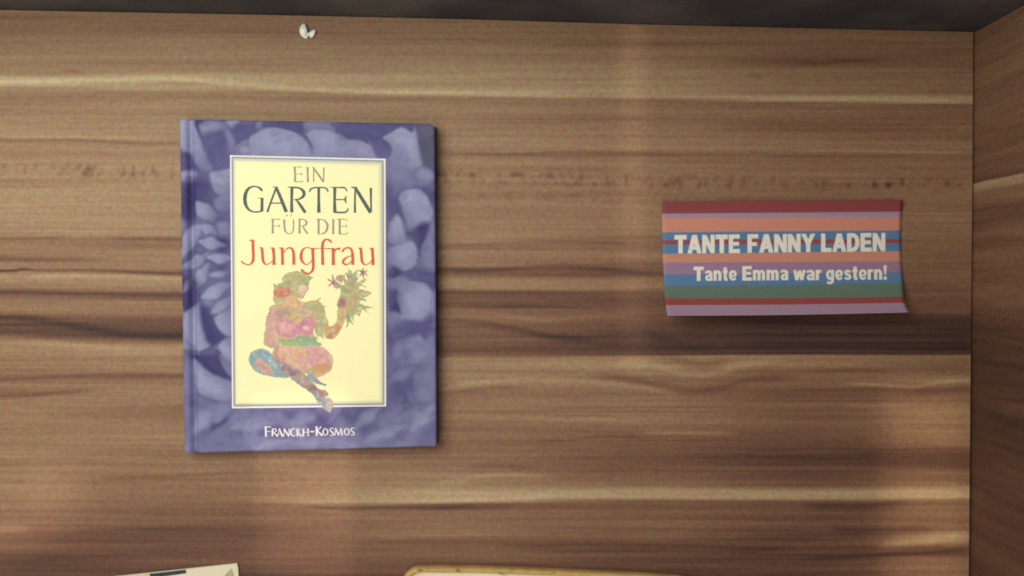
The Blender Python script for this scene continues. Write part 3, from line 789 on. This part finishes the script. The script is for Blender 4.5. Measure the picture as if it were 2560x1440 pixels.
dab(PO((450,715),(560,715),(640,680),(760,685),(800,730),(840,770),(620,772),(480,765)), (132, 178, 128), 16, .92)
dab(ST((480, 742, 30), (600, 748, 24)), (164, 190, 96), 16, .6, False); dab(EL(730, 730, 60, 26), (140, 178, 158), 20, .7, False)
# blue knee
dab(PO((160,890),(185,830),(250,800),(330,810),(390,870),(440,950),(540,1040),(530,1078),(420,1072),(290,1050),(200,1000)), (104, 162, 178), 12)
dab(PO((215,920),(260,900),(320,930),(400,1030),(340,1045),(260,1010)), (218, 166, 146), 22, .85, False)
dab(ST((250, 950, 14), (350, 1010, 14)), (206, 130, 116), 12, .6, False); dab(ST((290, 850, 20), (370, 900, 20), (420, 980, 20)), (160, 196, 204), 20, .6, False); dab(EL(360, 915, 9, 15), (238, 240, 236), 8, .9, False)
dab(ST((300, 835, 14), (340, 860, 10)), (90, 112, 140), 10, .7, False); dab(EL(480, 1045, 50, 24, 10), (124, 172, 168), 16, .8, False)
# crossed lower leg and boot
dab(ST((430, 930, 60), (520, 1000, 100), (620, 1060, 110), (720, 1140, 90), (800, 1220, 84), (860, 1300, 90), (915, 1365, 70)), (160, 150, 154), 13)
dab(ST((500, 980, 60), (600, 1030, 60), (700, 1100, 40)), (150, 108, 124), 30, .7, False); dab(EL(565, 1035, 34, 20, 30), (112, 76, 104), 18, .8, False)
dab(ST((640, 1060, 50), (690, 1100, 40)), (200, 168, 120), 24, .6, False); dab(ST((720, 1170, 50), (800, 1180, 50)), (136, 92, 100), 24, .75, False)
dab(ST((600, 1110, 14), (720, 1190, 20)), (130, 124, 140), 14, .7); dab(ST((740, 1060, 60), (800, 1110, 50), (885, 1150, 16)), (126, 150, 172), 10)
dab(ST((770, 1210, 40), (830, 1280, 40), (890, 1350, 30)), (118, 150, 168), 16, .8, False); dab(EL(860, 1225, 44, 34), (170, 106, 104), 20, .9)
dab(ST((880, 1200, 20), (905, 1240, 24)), (150, 140, 160), 10); dab(EL(920, 1320, 38, 62, -20), (192, 174, 162), 16, .85)
# hair and face
dab(PO((470,130),(520,88),(600,66),(690,70),(740,110),(772,128),(735,155),(728,220),(690,300),(660,330),(590,300),(540,290),(470,330),(405,370),(392,300),(400,240),(382,195),(420,200),(480,165)), (178, 180, 118), 12)
dab(ST((500, 110, 30), (560, 95, 30), (600, 140, 24)), ORG, 20, .7, False); dab(ST((470, 210, 60), (540, 180, 50), (580, 120, 40)), (152, 170, 112), 30, .7, False)
dab(PO((395,250),(470,210),(540,230),(560,290),(470,320),(400,320)), (208, 126, 98), 24, .9, False); dab(ST((430, 290, 30), (540, 295, 20)), RED, 20, .7, False)
dab(EL(670, 240, 42, 56, 15), (236, 204, 176), 20, .95, False); dab(EL(690, 270, 22, 26), (228, 178, 168), 20, .6, False); dab(ST((675, 195, 10), (700, 185, 14), (705, 215, 8)), (118, 128, 92), 8, .8, False)
dab(ST((660, 268, 6), (694, 276, 6)), (206, 120, 120), 6, .7, False); dab(ST((640, 110, 40), (700, 150, 40), (750, 140, 20)), (164, 178, 116), 20, .8, False)
dab(ST((590, 120, 10), (600, 200, 12), (600, 290, 12)), (222, 178, 118), 10, .6, False); dab(ST((395, 190, 10), (440, 215, 16)), (150, 168, 120), 8)
dab(ST((600, 320, 50), (640, 380, 40)), (224, 178, 112), 24, .7, False); dab(ST((440, 340, 40), (430, 400, 30)), (186, 190, 130), 24, .7, False)
mott = fnoise(QX / 30, QY / 26, 401, 2); mott2 = fnoise(QX / 19, QY / 24, 402, 2); mott3 = fnoise(QX / 34, QY / 20, 403, 2)
inner_ = alpha[..., None]
for mm, cc_ in ((mott, (172, 178, 124)), (mott2, (204, 136, 148)), (mott3, (222, 178, 130)), (-mott2, (240, 224, 204)), (-mott3, (156, 142, 158))):
    k_ = (np.clip((mm - .16) / .22, 0, 1) * .22)[..., None] * inner_
    ill = ill * (1 - k_) + srgb(cc_) * k_
outl = np.exp(-((alpha - .55) / .28) ** 2)[..., None]
ill = ill * (1 - .30 * outl)

hh = ZB + .0003
V = np.stack([(GX - 1280) * S * (D - hh) / D, (720 - GY) * S * (D - hh) / D, np.full(GX.shape, hh)], -1).reshape(-1, 3)
F = grid_faces(*GX.shape); kf = (alpha.ravel()[F] > .22).all(1)
v_, f_, c_ = compact(V, F[kf], ill.reshape(-1, 3))
link('illustration', v_, f_, M_ART, book, c_)

# ---- lettering drawn as strokes of varying width
class Ribbon:
    def __init__(s): s.v = []; s.f = []; s.q = 0
    def stroke(s, pts, conv, z, n=6):
        """pts (x,y,w) in close-up units; conv -> photo px"""
        sp = smooth_pts(pts, n, closed=False)
        s.q += 1
        zz_ = z + (s.q % 12) * 0.000006
        k_ = len(s.v)
        m_ = len(sp)
        for i, (x, y, w) in enumerate(sp):
            x0_, y0_ = sp[max(i - 1, 0)][:2]; x1_, y1_ = sp[min(i + 1, m_ - 1)][:2]
            dx, dy = x1_ - x0_, y1_ - y0_; L_ = math.hypot(dx, dy) or 1
            nx_, ny_ = -dy / L_, dx / L_
            w = max(w, 2)
            for sg in (1, -1):
                s.v.append(P(*conv(x + sg * nx_ * w / 2, y + sg * ny_ * w / 2), zz_))
        for i in range(m_ - 1):
            a_ = k_ + 2 * i
            s.f.append((a_, a_ + 1, a_ + 3, a_ + 2))
    def build(s, name, mat, parent):
        # make every quad face up
        f2 = []
        for f in s.f:
            p = [s.v[i] for i in f]
            ar = sum(p[i - 1][0] * p[i][1] - p[i][0] * p[i - 1][1] for i in range(4))
            f2.append(f if ar > 0 else f[::-1])
        return link(name, s.v, f2, mat, parent)
cA = lambda x, y: (590 + x / 6.919, 400 + y / 6.919)
cB = lambda x, y: (590 + x / 6.919, 530 + y / 6.919)
cF = lambda x, y: (640 + x / 9.481, 1050 + y / 9.481)
ZL = ZB + 0.00035
M_GREEN = plain("dark_green_ink", (72, 88, 84), 0.5, .3, var=.25, scale=900)
M_GREY = plain("grey_ink", (150, 148, 128), 0.5, .3, var=.12, scale=900)
M_RED = plain("red_ink", (214, 88, 66), 0.5, .3, var=.2, scale=900)
M_WHITE = plain("white_ink", (226, 220, 216), 0.5, .3, var=.1, scale=900)
r = Ribbon()
for st in [
    [(455,540,20),(425,500,40),(380,470,28),(310,455,22),(240,475,34),(180,540,52),(152,650,60),(165,770,54),(225,862,36),(310,897,24),(390,895,24),(455,880,22)],
    [(450,668,44),(447,780,46),(445,890,52)], [(380,656,8),(430,662,16),(472,668,26)],
    [(690,485,30),(640,620,30),(585,770,28),(540,898,36)], [(690,470,44),(750,605,50),(808,750,54),(868,898,58)], [(632,465,10),(720,472,22)], [(600,745,18),(800,745,18)],
    [(965,475,50),(960,690,42),(962,905,54)], [(890,465,10),(1000,472,24),(1100,488,32),(1168,550,48),(1165,620,46),(1095,672,26),(1000,688,14)], [(1045,690,26),(1110,780,46),(1195,908,50)],
    [(1428,478,44),(1428,690,42),(1430,908,58)], [(1270,552,20),(1290,505,26),(1350,480,22),(1430,476,22),(1520,478,22),(1570,502,26),(1590,552,20)],
    [(1708,478,54),(1703,690,42),(1708,905,58)], [(1625,468,8),(1780,476,20),(1880,482,24),(1918,540,18)], [(1720,684,18),(1890,684,18)], [(1903,622,10),(1888,684,30),(1903,752,10)], [(1690,903,26),(1890,902,26),(1938,838,18)],
    [(2062,500,26),(2055,700,28),(2055,912,36)], [(1980,466,8),(2090,488,44)], [(2065,485,46),(2190,690,58),(2325,910,56)], [(2330,485,40),(2332,700,28),(2335,905,26)]]:
    r.stroke(st, cA, ZL)
r.build('title_lettering', M_GREEN, book)
r = Ribbon()
for st in [
    [(1012,125,34),(1018,250,26),(1018,372,32)], [(990,118,8),(1140,122,12)], [(1030,240,9),(1130,240,10)], [(1132,215,10),(1132,265,10)], [(1010,373,13),(1120,374,13),(1158,350,10)],
    [(1235,122,36),(1237,240,24),(1240,378,34)],
    [(1340,130,14),(1340,378,18)], [(1325,122,26),(1420,250,30),(1510,378,30)], [(1515,128,22),(1513,370,14)]]:
    r.stroke(st, cA, ZL)
for st in [
    [(632,125,30),(632,240,24),(632,368,34)], [(608,120,8),(765,125,12)], [(645,240,9),(745,240,10)], [(747,212,10),(747,268,10)],
    [(830,128,32),(835,250,26),(850,330,26),(900,374,14),(960,362,14),(990,300,16),(992,128,20)], [(883,42,16),(866,78,10)], [(960,42,16),(942,78,10)],
    [(1098,125,30),(1095,240,26),(1095,370,34)], [(1070,120,8),(1160,128,16),(1215,165,28),(1205,215,26),(1150,240,10),(1105,242,8)], [(1148,240,14),(1190,310,26),(1235,375,28)],
    [(1425,125,34),(1425,250,28),(1425,378,34)], [(1385,122,8),(1480,128,14),(1550,165,26),(1580,240,32),(1555,330,26),(1490,376,14),(1420,380,10)],
    [(1680,125,34),(1678,250,26),(1678,380,34)],
    [(1788,125,34),(1790,250,28),(1790,380,34)], [(1745,122,8),(1890,126,12),(1922,155,8)], [(1800,243,9),(1905,243,10)], [(1907,212,10),(1907,270,10)], [(1780,380,12),(1900,380,12),(1932,345,8)]]:
    r.stroke(st, cB, ZL)
r.build('subtitle_lettering', M_GREY, book)
r = Ribbon()
uu = [[(400,618,8),(445,625,40)], [(445,618,44),(455,740,44),(463,830,42),(490,890,32),(530,906,16),(590,880,12),(635,830,10)], [(640,618,50),(652,760,44),(655,912,54)], [(592,620,8),(650,628,34)]]
for st in [
    [(225,488,8),(300,496,48)], [(290,486,50),(292,620,46),(298,750,46),(288,850,44),(240,905,20),(180,908,18),(125,882,26),(88,850,22)],
    *uu, *[[(x + 1712, y + (5 if x else 0), w) for x, y, w in s_] for s_ in uu],
    [(795,620,48),(800,770,44),(802,912,52)], [(735,620,8),(800,628,36)], [(815,720,10),(860,650,16),(920,616,24),(975,650,40),(995,740,46),(998,912,52)],
    [(1320,650,16),(1270,622,18),(1215,614,14),(1150,655,34),(1122,760,48),(1145,855,40),(1210,907,16),(1270,880,14),(1315,820,10)],
    [(1325,622,54),(1330,780,46),(1335,930,46),(1320,1010,40),(1270,1058,26),(1210,1064,28),(1155,1030,36),(1135,990,38)],
    [(1655,535,14),(1625,498,36),(1580,474,26),(1535,482,30),(1502,530,42),(1492,620,46),(1495,760,44),(1498,914,54)], [(1330,636,22),(1420,628,10),(1560,632,14),(1700,632,22)],
    [(1680,632,54),(1680,780,50),(1682,916,56)], [(1695,700,12),(1730,645,22),(1800,632,42)],
    [(1832,690,30),(1870,638,26),(1930,616,24),(1990,645,38),(2015,740,44),(2018,912,52)], [(2010,755,10),(1930,775,18),(1865,825,34),(1850,875,38),(1895,908,26),(1960,885,14),(2010,830,10)]]:
    r.stroke(st, cB, ZL)
r.build('red_lettering', M_RED, book)
r = Ribbon()
O_ = [(1645,200,18),(1598,245,32),(1596,320,34),(1645,364,18),(1694,320,34),(1694,245,32),(1645,200,18)]
S_ = [(1835,208,22),(1790,193,20),(1752,222,28),(1780,270,32),(1828,312,32),(1825,350,26),(1780,368,18),(1742,352,18)]
for st in [
    [(228,160,50),(232,280,40),(236,398,46)], [(195,158,14),(355,168,24)], [(250,270,16),(345,272,22)],
    [(395,210,42),(388,385,42)], [(400,205,18),(465,215,26),(478,258,24),(420,298,12)], [(420,292,22),(515,388,38)],
    [(555,205,18),(515,388,18)], [(553,203,34),(632,396,42)], [(530,328,14),(605,328,14)],
    [(668,203,20),(662,388,22)], [(662,203,40),(782,388,38)], [(782,203,20),(782,380,18)],
    [(925,222,24),(880,202,20),(828,250,36),(830,330,38),(880,380,22),(930,362,18)],
    [(978,200,38),(982,388,38)], [(1045,205,20),(985,292,16)], [(990,285,26),(1075,388,36)],
    [(1122,203,38),(1122,388,38)], [(1235,200,34),(1240,386,34)], [(1122,290,18),(1235,290,18)], [(1285,276,34),(1385,276,34)],
    [(1435,148,50),(1440,374,46)], [(1545,158,30),(1448,262,18)], [(1452,252,32),(1575,374,40)],
    O_, S_, [(1888,196,20),(1870,368,24)], [(1882,193,36),(1962,358,32)], [(1960,358,20),(2012,196,20)], [(2012,193,34),(2042,366,38)],
    [(x + 505, y - 5, w) for x, y, w in O_], [(x + 495, y - 6, w) for x, y, w in S_]]:
    r.stroke(st, cF, ZL - 0.0001)
r.build('publisher_lettering', M_WHITE, book)

# ------------------------------------------------------------------ striped card, curling up at its lower edge
lx = ([504, 540, 600, 656, 690, 746, 763, 788], [1655, 1655.5, 1656, 1657.5, 1659.5, 1663, 1665, 1668.5])
rx_ = ([500, 528, 543, 576, 627, 656, 680, 708, 742, 756, 768, 780], [2257, 2254, 2253, 2252, 2252, 2253.5, 2255, 2257, 2259.5, 2262, 2267, 2274])
stripes = [(504, 500, (142, 58, 60)), (534, 529, (168, 138, 160)), (545.5, 543, (214, 138, 112)), (581, 576, (86, 124, 164)), (600, 597, (156, 66, 66)), (611.5, 608, (84, 126, 166)),
           (635.5, 628, (212, 138, 112)), (656, 653.5, (158, 120, 148)), (686, 681, (88, 126, 168)), (715.5, 708, (98, 120, 102)), (746, 742, (158, 68, 62)), (763, 757, (176, 142, 164)), (788, 780, None)]
nu, nv = 70, 288
lyv = np.linspace(504, 788, nv); sl = np.array([s_[0] for s_ in stripes], float); sr = np.array([s_[1] for s_ in stripes], float)
ryv = np.interp(lyv, sl, sr)
def card_z(u, v):
    z = 0.0008 + 0.0016 * np.clip(1 - v / .2, 0, 1) ** 2
    lift = 0.0116 * (1 - u) + 0.0088 * u
    z = z + lift * np.clip((v - .55) / .45, 0, 1) ** 2 + 0.0012 * np.sin(math.pi * u) * np.clip(1 - v, 0, 1) * .4
    return z
uu_ = np.linspace(0, 1, nu)[None, :]; vv_ = np.linspace(0, 1, nv)[:, None]
LX = np.interp(lyv, *lx)[:, None]; RX = np.interp(ryv, *rx_)[:, None]
CX = LX * (1 - uu_) + RX * uu_
CY = lyv[:, None] * (1 - uu_) + ryv[:, None] * uu_
CY = CY + 2.0 * np.sin(math.pi * uu_) * vv_ ** 3
CZ = card_z(uu_ + 0 * vv_, vv_ + 0 * uu_)
kk_ = (D - CZ) / D
V = np.stack([(CX - 1280) * S * kk_, (720 - CY) * S * kk_, CZ], -1).reshape(-1, 3)
cc = np.zeros((nv, nu, 3))
for i in range(nv):
    k_ = min(int(np.searchsorted(sl, lyv[i] + 1e-6, side='right')) - 1, 11)
    cc[i, :] = srgb(tuple(.88 * q_ + .12 * 122 for q_ in stripes[k_][2]))
# edge pixels of neighbouring inks mix a little
cc[1:-1] = .25 * cc[:-2] + .5 * cc[1:-1] + .25 * cc[2:]
card = empty('business_card', P(1955, 640, 0))
tag(card, 'striped shop card with white lettering curling up from the walnut board', 'card')
o = link('card_sheet', V, grid_faces(nv, nu), M_PAPER, card, cc.reshape(-1, 3), smooth=True)
md = o.modifiers.new('thickness', 'SOLIDIFY'); md.thickness = 0.00032; md.offset = -1

GL = {   # heavy grotesque capitals and lower case as stroke centre lines, cap height 1, baseline y=1: (advance, strokes)
 'T': (.80, [[(0,.115,.23),(.80,.115,.23)], [(.40,.02,.27),(.40,1,.27)]]),
 'A': (.88, [[(.44,.0,.27),(.125,1,.25)], [(.44,.0,.27),(.755,1,.25)], [(.2,.70,.19),(.68,.70,.19)]]),
 'N': (.80, [[(.125,0,.25),(.125,1,.25)], [(.675,0,.25),(.675,1,.25)], [(.15,.06,.27),(.65,.94,.27)]]),
 'E': (.72, [[(.13,0,.26),(.13,1,.26)], [(.1,.105,.21),(.70,.105,.21)], [(.1,.50,.19),(.66,.50,.19)], [(.1,.895,.21),(.72,.895,.21)]]),
 'F': (.68, [[(.13,0,.26),(.13,1,.26)], [(.1,.105,.21),(.68,.105,.21)], [(.1,.53,.19),(.60,.53,.19)]]),
 'Y': (.84, [[(.12,0,.26),(.42,.58,.24)], [(.72,0,.26),(.42,.58,.24)], [(.42,.48,.26),(.42,1,.26)]]),
 'L': (.66, [[(.13,0,.26),(.13,1,.26)], [(.1,.895,.21),(.66,.895,.21)]]),
 'D': (.80, [[(.13,0,.26),(.13,1,.26)], [(.12,.105,.21),(.36,.105,.21),(.58,.22,.24),(.66,.5,.26),(.58,.78,.24),(.36,.895,.21),(.12,.895,.21)]]),
 'a': (.62, [[(.05,.47,.12),(.14,.38,.16),(.32,.355,.17),(.46,.43,.21),(.485,.62,.23),(.50,1,.23)], [(.47,.60,.12),(.27,.64,.15),(.14,.76,.20),(.20,.90,.18),(.36,.92,.15),(.48,.82,.12)]]),
 'n': (.64, [[(.12,.27,.23),(.12,1,.23)], [(.14,.52,.14),(.24,.39,.18),(.40,.38,.2),(.50,.55,.23),(.50,1,.23)]]),
 't': (.42, [[(.21,.06,.23),(.21,.78,.23),(.27,.91,.2),(.40,.92,.15)], [(0,.36,.17),(.40,.36,.17)]]),
 'e': (.62, [[(.1,.66,.13),(.56,.66,.13)], [(.53,.64,.18),(.47,.42,.18),(.30,.355,.17),(.14,.48,.21),(.14,.76,.21),(.30,.92,.17),(.54,.84,.15)]]),
 'm': (.96, [[(.12,.27,.22),(.12,1,.22)], [(.14,.50,.14),(.22,.39,.17),(.36,.38,.19),(.46,.52,.22),(.46,1,.22)], [(.48,.50,.14),(.57,.39,.17),(.70,.38,.19),(.80,.52,.22),(.80,1,.22)]]),
 'w': (.84, [[(.08,.27,.2),(.24,1,.2)], [(.24,1,.2),(.42,.3,.19)], [(.42,.3,.19),(.60,1,.2)], [(.60,1,.2),(.76,.27,.2)]]),
 'r': (.43, [[(.12,.27,.23),(.12,1,.23)], [(.14,.52,.14),(.22,.40,.18),(.41,.37,.2)]]),
 'g': (.63, [[(.49,.48,.14),(.30,.36,.17),(.14,.50,.21),(.14,.74,.21),(.30,.90,.17),(.49,.80,.14)], [(.50,.27,.22),(.50,1.0,.22),(.42,1.17,.18),(.26,1.2,.15),(.08,1.13,.15)]]),
 's': (.58, [[(.50,.47,.14),(.32,.355,.16),(.13,.44,.2),(.20,.58,.18),(.42,.69,.18),(.46,.82,.2),(.30,.92,.16),(.05,.84,.14)]]),
 '!': (.30, [[(.14,.0,.25),(.14,.66,.13)], [(.14,.79,.24),(.14,1,.24)]]),
}
def words(name, items, parent, mat, lift, slope=-.0105):
    V_ = []; F_ = []; q = 0
    for text, x0, x1, ytop, ybase in items:
        total = sum(GL[c][0] for c in text) + .07 * (len(text) - 1)
        sx_, sy_ = (x1 - x0) / total, ybase - ytop
        cur = 0
        for c in text:
            for st in GL[c][1]:
                q += 1
                sp = smooth_pts(st, 5, closed=False) if len(st) > 2 else [tuple(a + (b - a) * t / 6 for a, b in zip(st[0], st[1])) for t in range(7)]
                k0 = len(V_)
                for i, (x, y, w) in enumerate(sp):
                    xa, ya = sp[max(i - 1, 0)][:2]; xb, yb = sp[min(i + 1, len(sp) - 1)][:2]
                    L_ = math.hypot(xb - xa, yb - ya) or 1
                    nx_, ny_ = -(yb - ya) / L_, (xb - xa) / L_
                    if len(st) == 2 and abs(st[0][0] - st[1][0]) > .05 and abs(st[0][1] - st[1][1]) > .3:   # slanted stems are cut level
                        nx_, ny_ = -1.06, 0
                    for sg in (1, -1):
                        ux = cur + x + sg * nx_ * w * .535; uy = y + sg * ny_ * w * .535
                        X_ = x0 + ux * sx_; Y_ = ytop + uy * sy_ + slope * (x0 + ux * sx_ - x0)
                        u_ = (X_ - 1655) / 598
                        v_ = min(max((Y_ - (504 - 4 * u_)) / (284 - 4 * u_), 0), 1)
                        z_ = float(card_z(np.float64(u_), np.float64(v_))) + lift + (q % 9) * 6e-6
                        V_.append(P(X_, Y_, z_))
                for i in range(len(sp) - 1):
                    a_ = k0 + 2 * i
                    f = (a_, a_ + 1, a_ + 3, a_ + 2)
                    p = [V_[n_] for n_ in f]
                    ar = sum(p[n_ - 1][0] * p[n_][1] - p[n_][0] * p[n_ - 1][1] for n_ in range(4))
                    F_.append(f if ar > 0 else f[::-1])
            cur += GL[c][0] + .07
    return link(name, V_, F_, mat, parent)
M_CREAM = plain("cream_ink", (232, 224, 208), 0.6, .2, var=.07, scale=900)
words('shop_name_lettering', [('TANTE', 1686, 1850, 588, 634), ('FANNY', 1869, 2037, 586, 632), ('LADEN', 2053, 2213, 584, 630)], card, M_CREAM, .00006)
words('slogan_lettering', [('Tante', 1734, 1842, 667, 702.5), ('Emma', 1856, 1971, 665.5, 701.5), ('war', 1984, 2054, 665.5, 701), ('gestern!', 2065, 2218, 665, 700.5)], card, M_CREAM, .00006)

# ------------------------------------------------------------------ small white plastic clip near the far edge
m, nt, b = new_mat("white_plastic")
b.inputs['Base Color'].default_value = (.97, .95, .88, 1); b.inputs['Roughness'].default_value = .18
def blob_chain(name, pts, mat, parent=None, seg=24):
    """smooth tapering body through pts (px,py,z,r metres)"""
    sp = smooth_pts(pts, 7, closed=False)
    vs_ = []; fs_ = []
    for i, (x, y, z, rr) in enumerate(sp):
        X_, Y_, Z_ = P(x, y, z)
        xa, ya = sp[max(i - 1, 0)][:2]; xb, yb = sp[min(i + 1, len(sp) - 1)][:2]
        dx, dy = xb - xa, -(yb - ya); L_ = math.hypot(dx, dy) or 1
        nx_, ny_ = -dy / L_, dx / L_
        for k_ in range(seg):
            a_ = 2 * math.pi * k_ / seg
            vs_.append((X_ + nx_ * rr * math.cos(a_), Y_ + ny_ * rr * math.cos(a_), max(Z_ + rr * .45 * math.sin(a_), .00005)))
    for i in range(len(sp) - 1):
        for k_ in range(seg):
            a_, b__ = i * seg + k_, i * seg + (k_ + 1) % seg
            fs_.append((a_, b__, b__ + seg, a_ + seg))
    fs_.append(tuple(range(seg))[::-1]); fs_.append(tuple(range((len(sp) - 1) * seg, len(sp) * seg)))
    return link(name, vs_, fs_, mat, parent, smooth=True)
clip = empty('plastic_clip', P(765, 78, 0))
tag(clip, 'tiny white plastic clip lying near the far edge above the book', 'clip')
blob_chain('clip_body', [(761,59,.0016,.0002),(759,64,.0017,.0009),(758,74,.0018,.0015),(759,84,.0016,.0013),(764,92,.0012,.0007),(769,94,.001,.0003)], m, clip)
m2, nt, b = new_mat("clear_plastic")
b.inputs['Base Color'].default_value = (.85, .82, .76, 1); b.inputs['Roughness'].default_value = .2; b.inputs['Alpha'].default_value = .8
blob_chain('clip_bridge', [(763,84,.0010,.0006),(768,86,.0010,.0008),(774,85,.0010,.0008),(779,84,.001,.0006)], m2, clip)
blob_chain('clip_tab', [(777,94,.0009,.0003),(778,90,.0010,.0008),(781,83,.0012,.0010),(786,77,.0012,.0006),(788,75,.001,.0002)], m, clip)

# ------------------------------------------------------------------ leaflet cut by the lower frame, left
leaf = empty('leaflet', P(450, 1520, 0))
tag(leaf, 'cream leaflet with a dark printed bar at the lower frame edge below the book', 'leaflet')
M_CREAMP = plain("cream_paper", (226, 214, 184), 0.6, .3, var=.05, scale=60)
zl = 0.0012
def sheet(pts, z0, z1, name, mat, parent):
    o_ = [P(x, y, z1)[:2] for x, y in pts]
    ar = sum(o_[i - 1][0] * o_[i][1] - o_[i][0] * o_[i - 1][1] for i in range(len(o_)))
    if ar < 0: o_ = o_[::-1]
    vv, ff = prism(o_, z0, z1)
    return link(name, vv, ff, mat, parent)
sheet([(255, 1445), (425, 1427), (570, 1411), (592, 1408.5), (595, 1420), (612, 1700), (280, 1730)], 0.0002, zl, 'leaflet_sheet', M_CREAMP, leaf)
M_BAR = plain("dark_green_print", (44, 58, 52), 0.5, .3, var=.5, scale=500)
sheet([(374, 1434.5), (464, 1424.5), (465.5, 1433), (376, 1446)], zl + .00005, zl + .0002, 'printed_bar', M_BAR, leaf)
M_TINT = plain("pale_gold_print", (222, 190, 130), 0.5, .3, var=.15, scale=300)
sheet([(300, 1442), (372, 1434.5), (374, 1441), (300, 1450)], zl + .00005, zl + .0002, 'printed_tint', M_TINT, leaf)
M_OLIVE = plain("olive_shading", (176, 170, 136), 0.5, .3, var=.15, scale=300)
sheet([(560, 1442), (570, 1428), (579, 1421), (584, 1440), (586, 1500), (556, 1500)], zl + .00005, zl + .0002, 'shading_curve', M_OLIVE, leaf)  # grey shading at the leaflet corner, painted as a thin tinted sheet

# ------------------------------------------------------------------ tray cut by the lower frame, centre
tray = empty('rimmed_tray', P(1350, 1540, 0))
tag(tray, 'cream tray with golden tan rim and rounded corner at the lower frame edge', 'tray')
def tray_outline(d):
    d = d * .8
    pts = [(1003 + d * .9, 1452), (1008 + d * .9, 1437 + d * .5), (1018 + d * .8, 1425 + d * .8), (1032 + d * .7, 1416 + d * .9), (1052 + d * .3, 1412.5 + d), (1200, 1414 + d), (1400, 1421.5 + d), (1600, 1431 + d), (1700 - d, 1438 + d), (1760 - d, 1452 + d), (1780 - d, 1500), (1790 - d, 1760 - d), (1020 + d, 1760 - d), (1002 + d, 1700)]
    return [(x, y + 7) for x, y in pts]
zt = 0.0042
def ring_mesh(o1, z1, o2, z2):
    a_ = [P(x, y, zt)[:2] + (z1,) for x, y in o1]; b__ = [P(x, y, zt)[:2] + (z2,) for x, y in o2]
    n_ = len(a_)
    return a_, b__, n_
M_RIM = plain("tan_rim", (196, 162, 98), 0.55, .3, var=.18, scale=220)
o0, o1, o2 = tray_outline(0), tray_outline(4), tray_outline(15)
lay = [(o0, .0003), (o0, zt - .0008), (o1, zt), (tray_outline(11), zt), (o2, zt - .0008), (o2, zt - .003)]
vs = []; fs = []
for ol, z in lay:
    vs += [P(x, y, zt)[:2] + (z,) for x, y in ol]
n = len(o0)
for q in range(len(lay) - 1):
    for i in range(n):
        j = (i + 1) % n
        fs.append((q * n + i, q * n + j, (q + 1) * n + j, (q + 1) * n + i))
link('rim', vs, fs, M_RIM, tray, smooth=False)
M_TRAY = plain("cream_enamel", (232, 220, 176), 0.4, .4, var=.06, scale=50)
vs = [P(x, y, zt)[:2] + (zt - .0020,) for x, y in tray_outline(14)]
link('tray_bed', vs, [tuple(range(n))[::-1]], M_TRAY, tray)
M_MARK = plain("dark_wear", (148, 122, 78), 0.7, .2, var=.3, scale=600)
for x, y, w, h in ((1049, 1419, 9, 4), (1144, 1420, 7, 5), (1252, 1427, 9, 3), (1384, 1426, 5, 2)):
    y += 6
    sheet([(x - w, y), (x - w * .3, y - h), (x + w * .8, y - h * .6), (x + w, y + h * .5), (x, y + h)], zt + .00005, zt + .0001, 'rim_mark', M_MARK, tray)
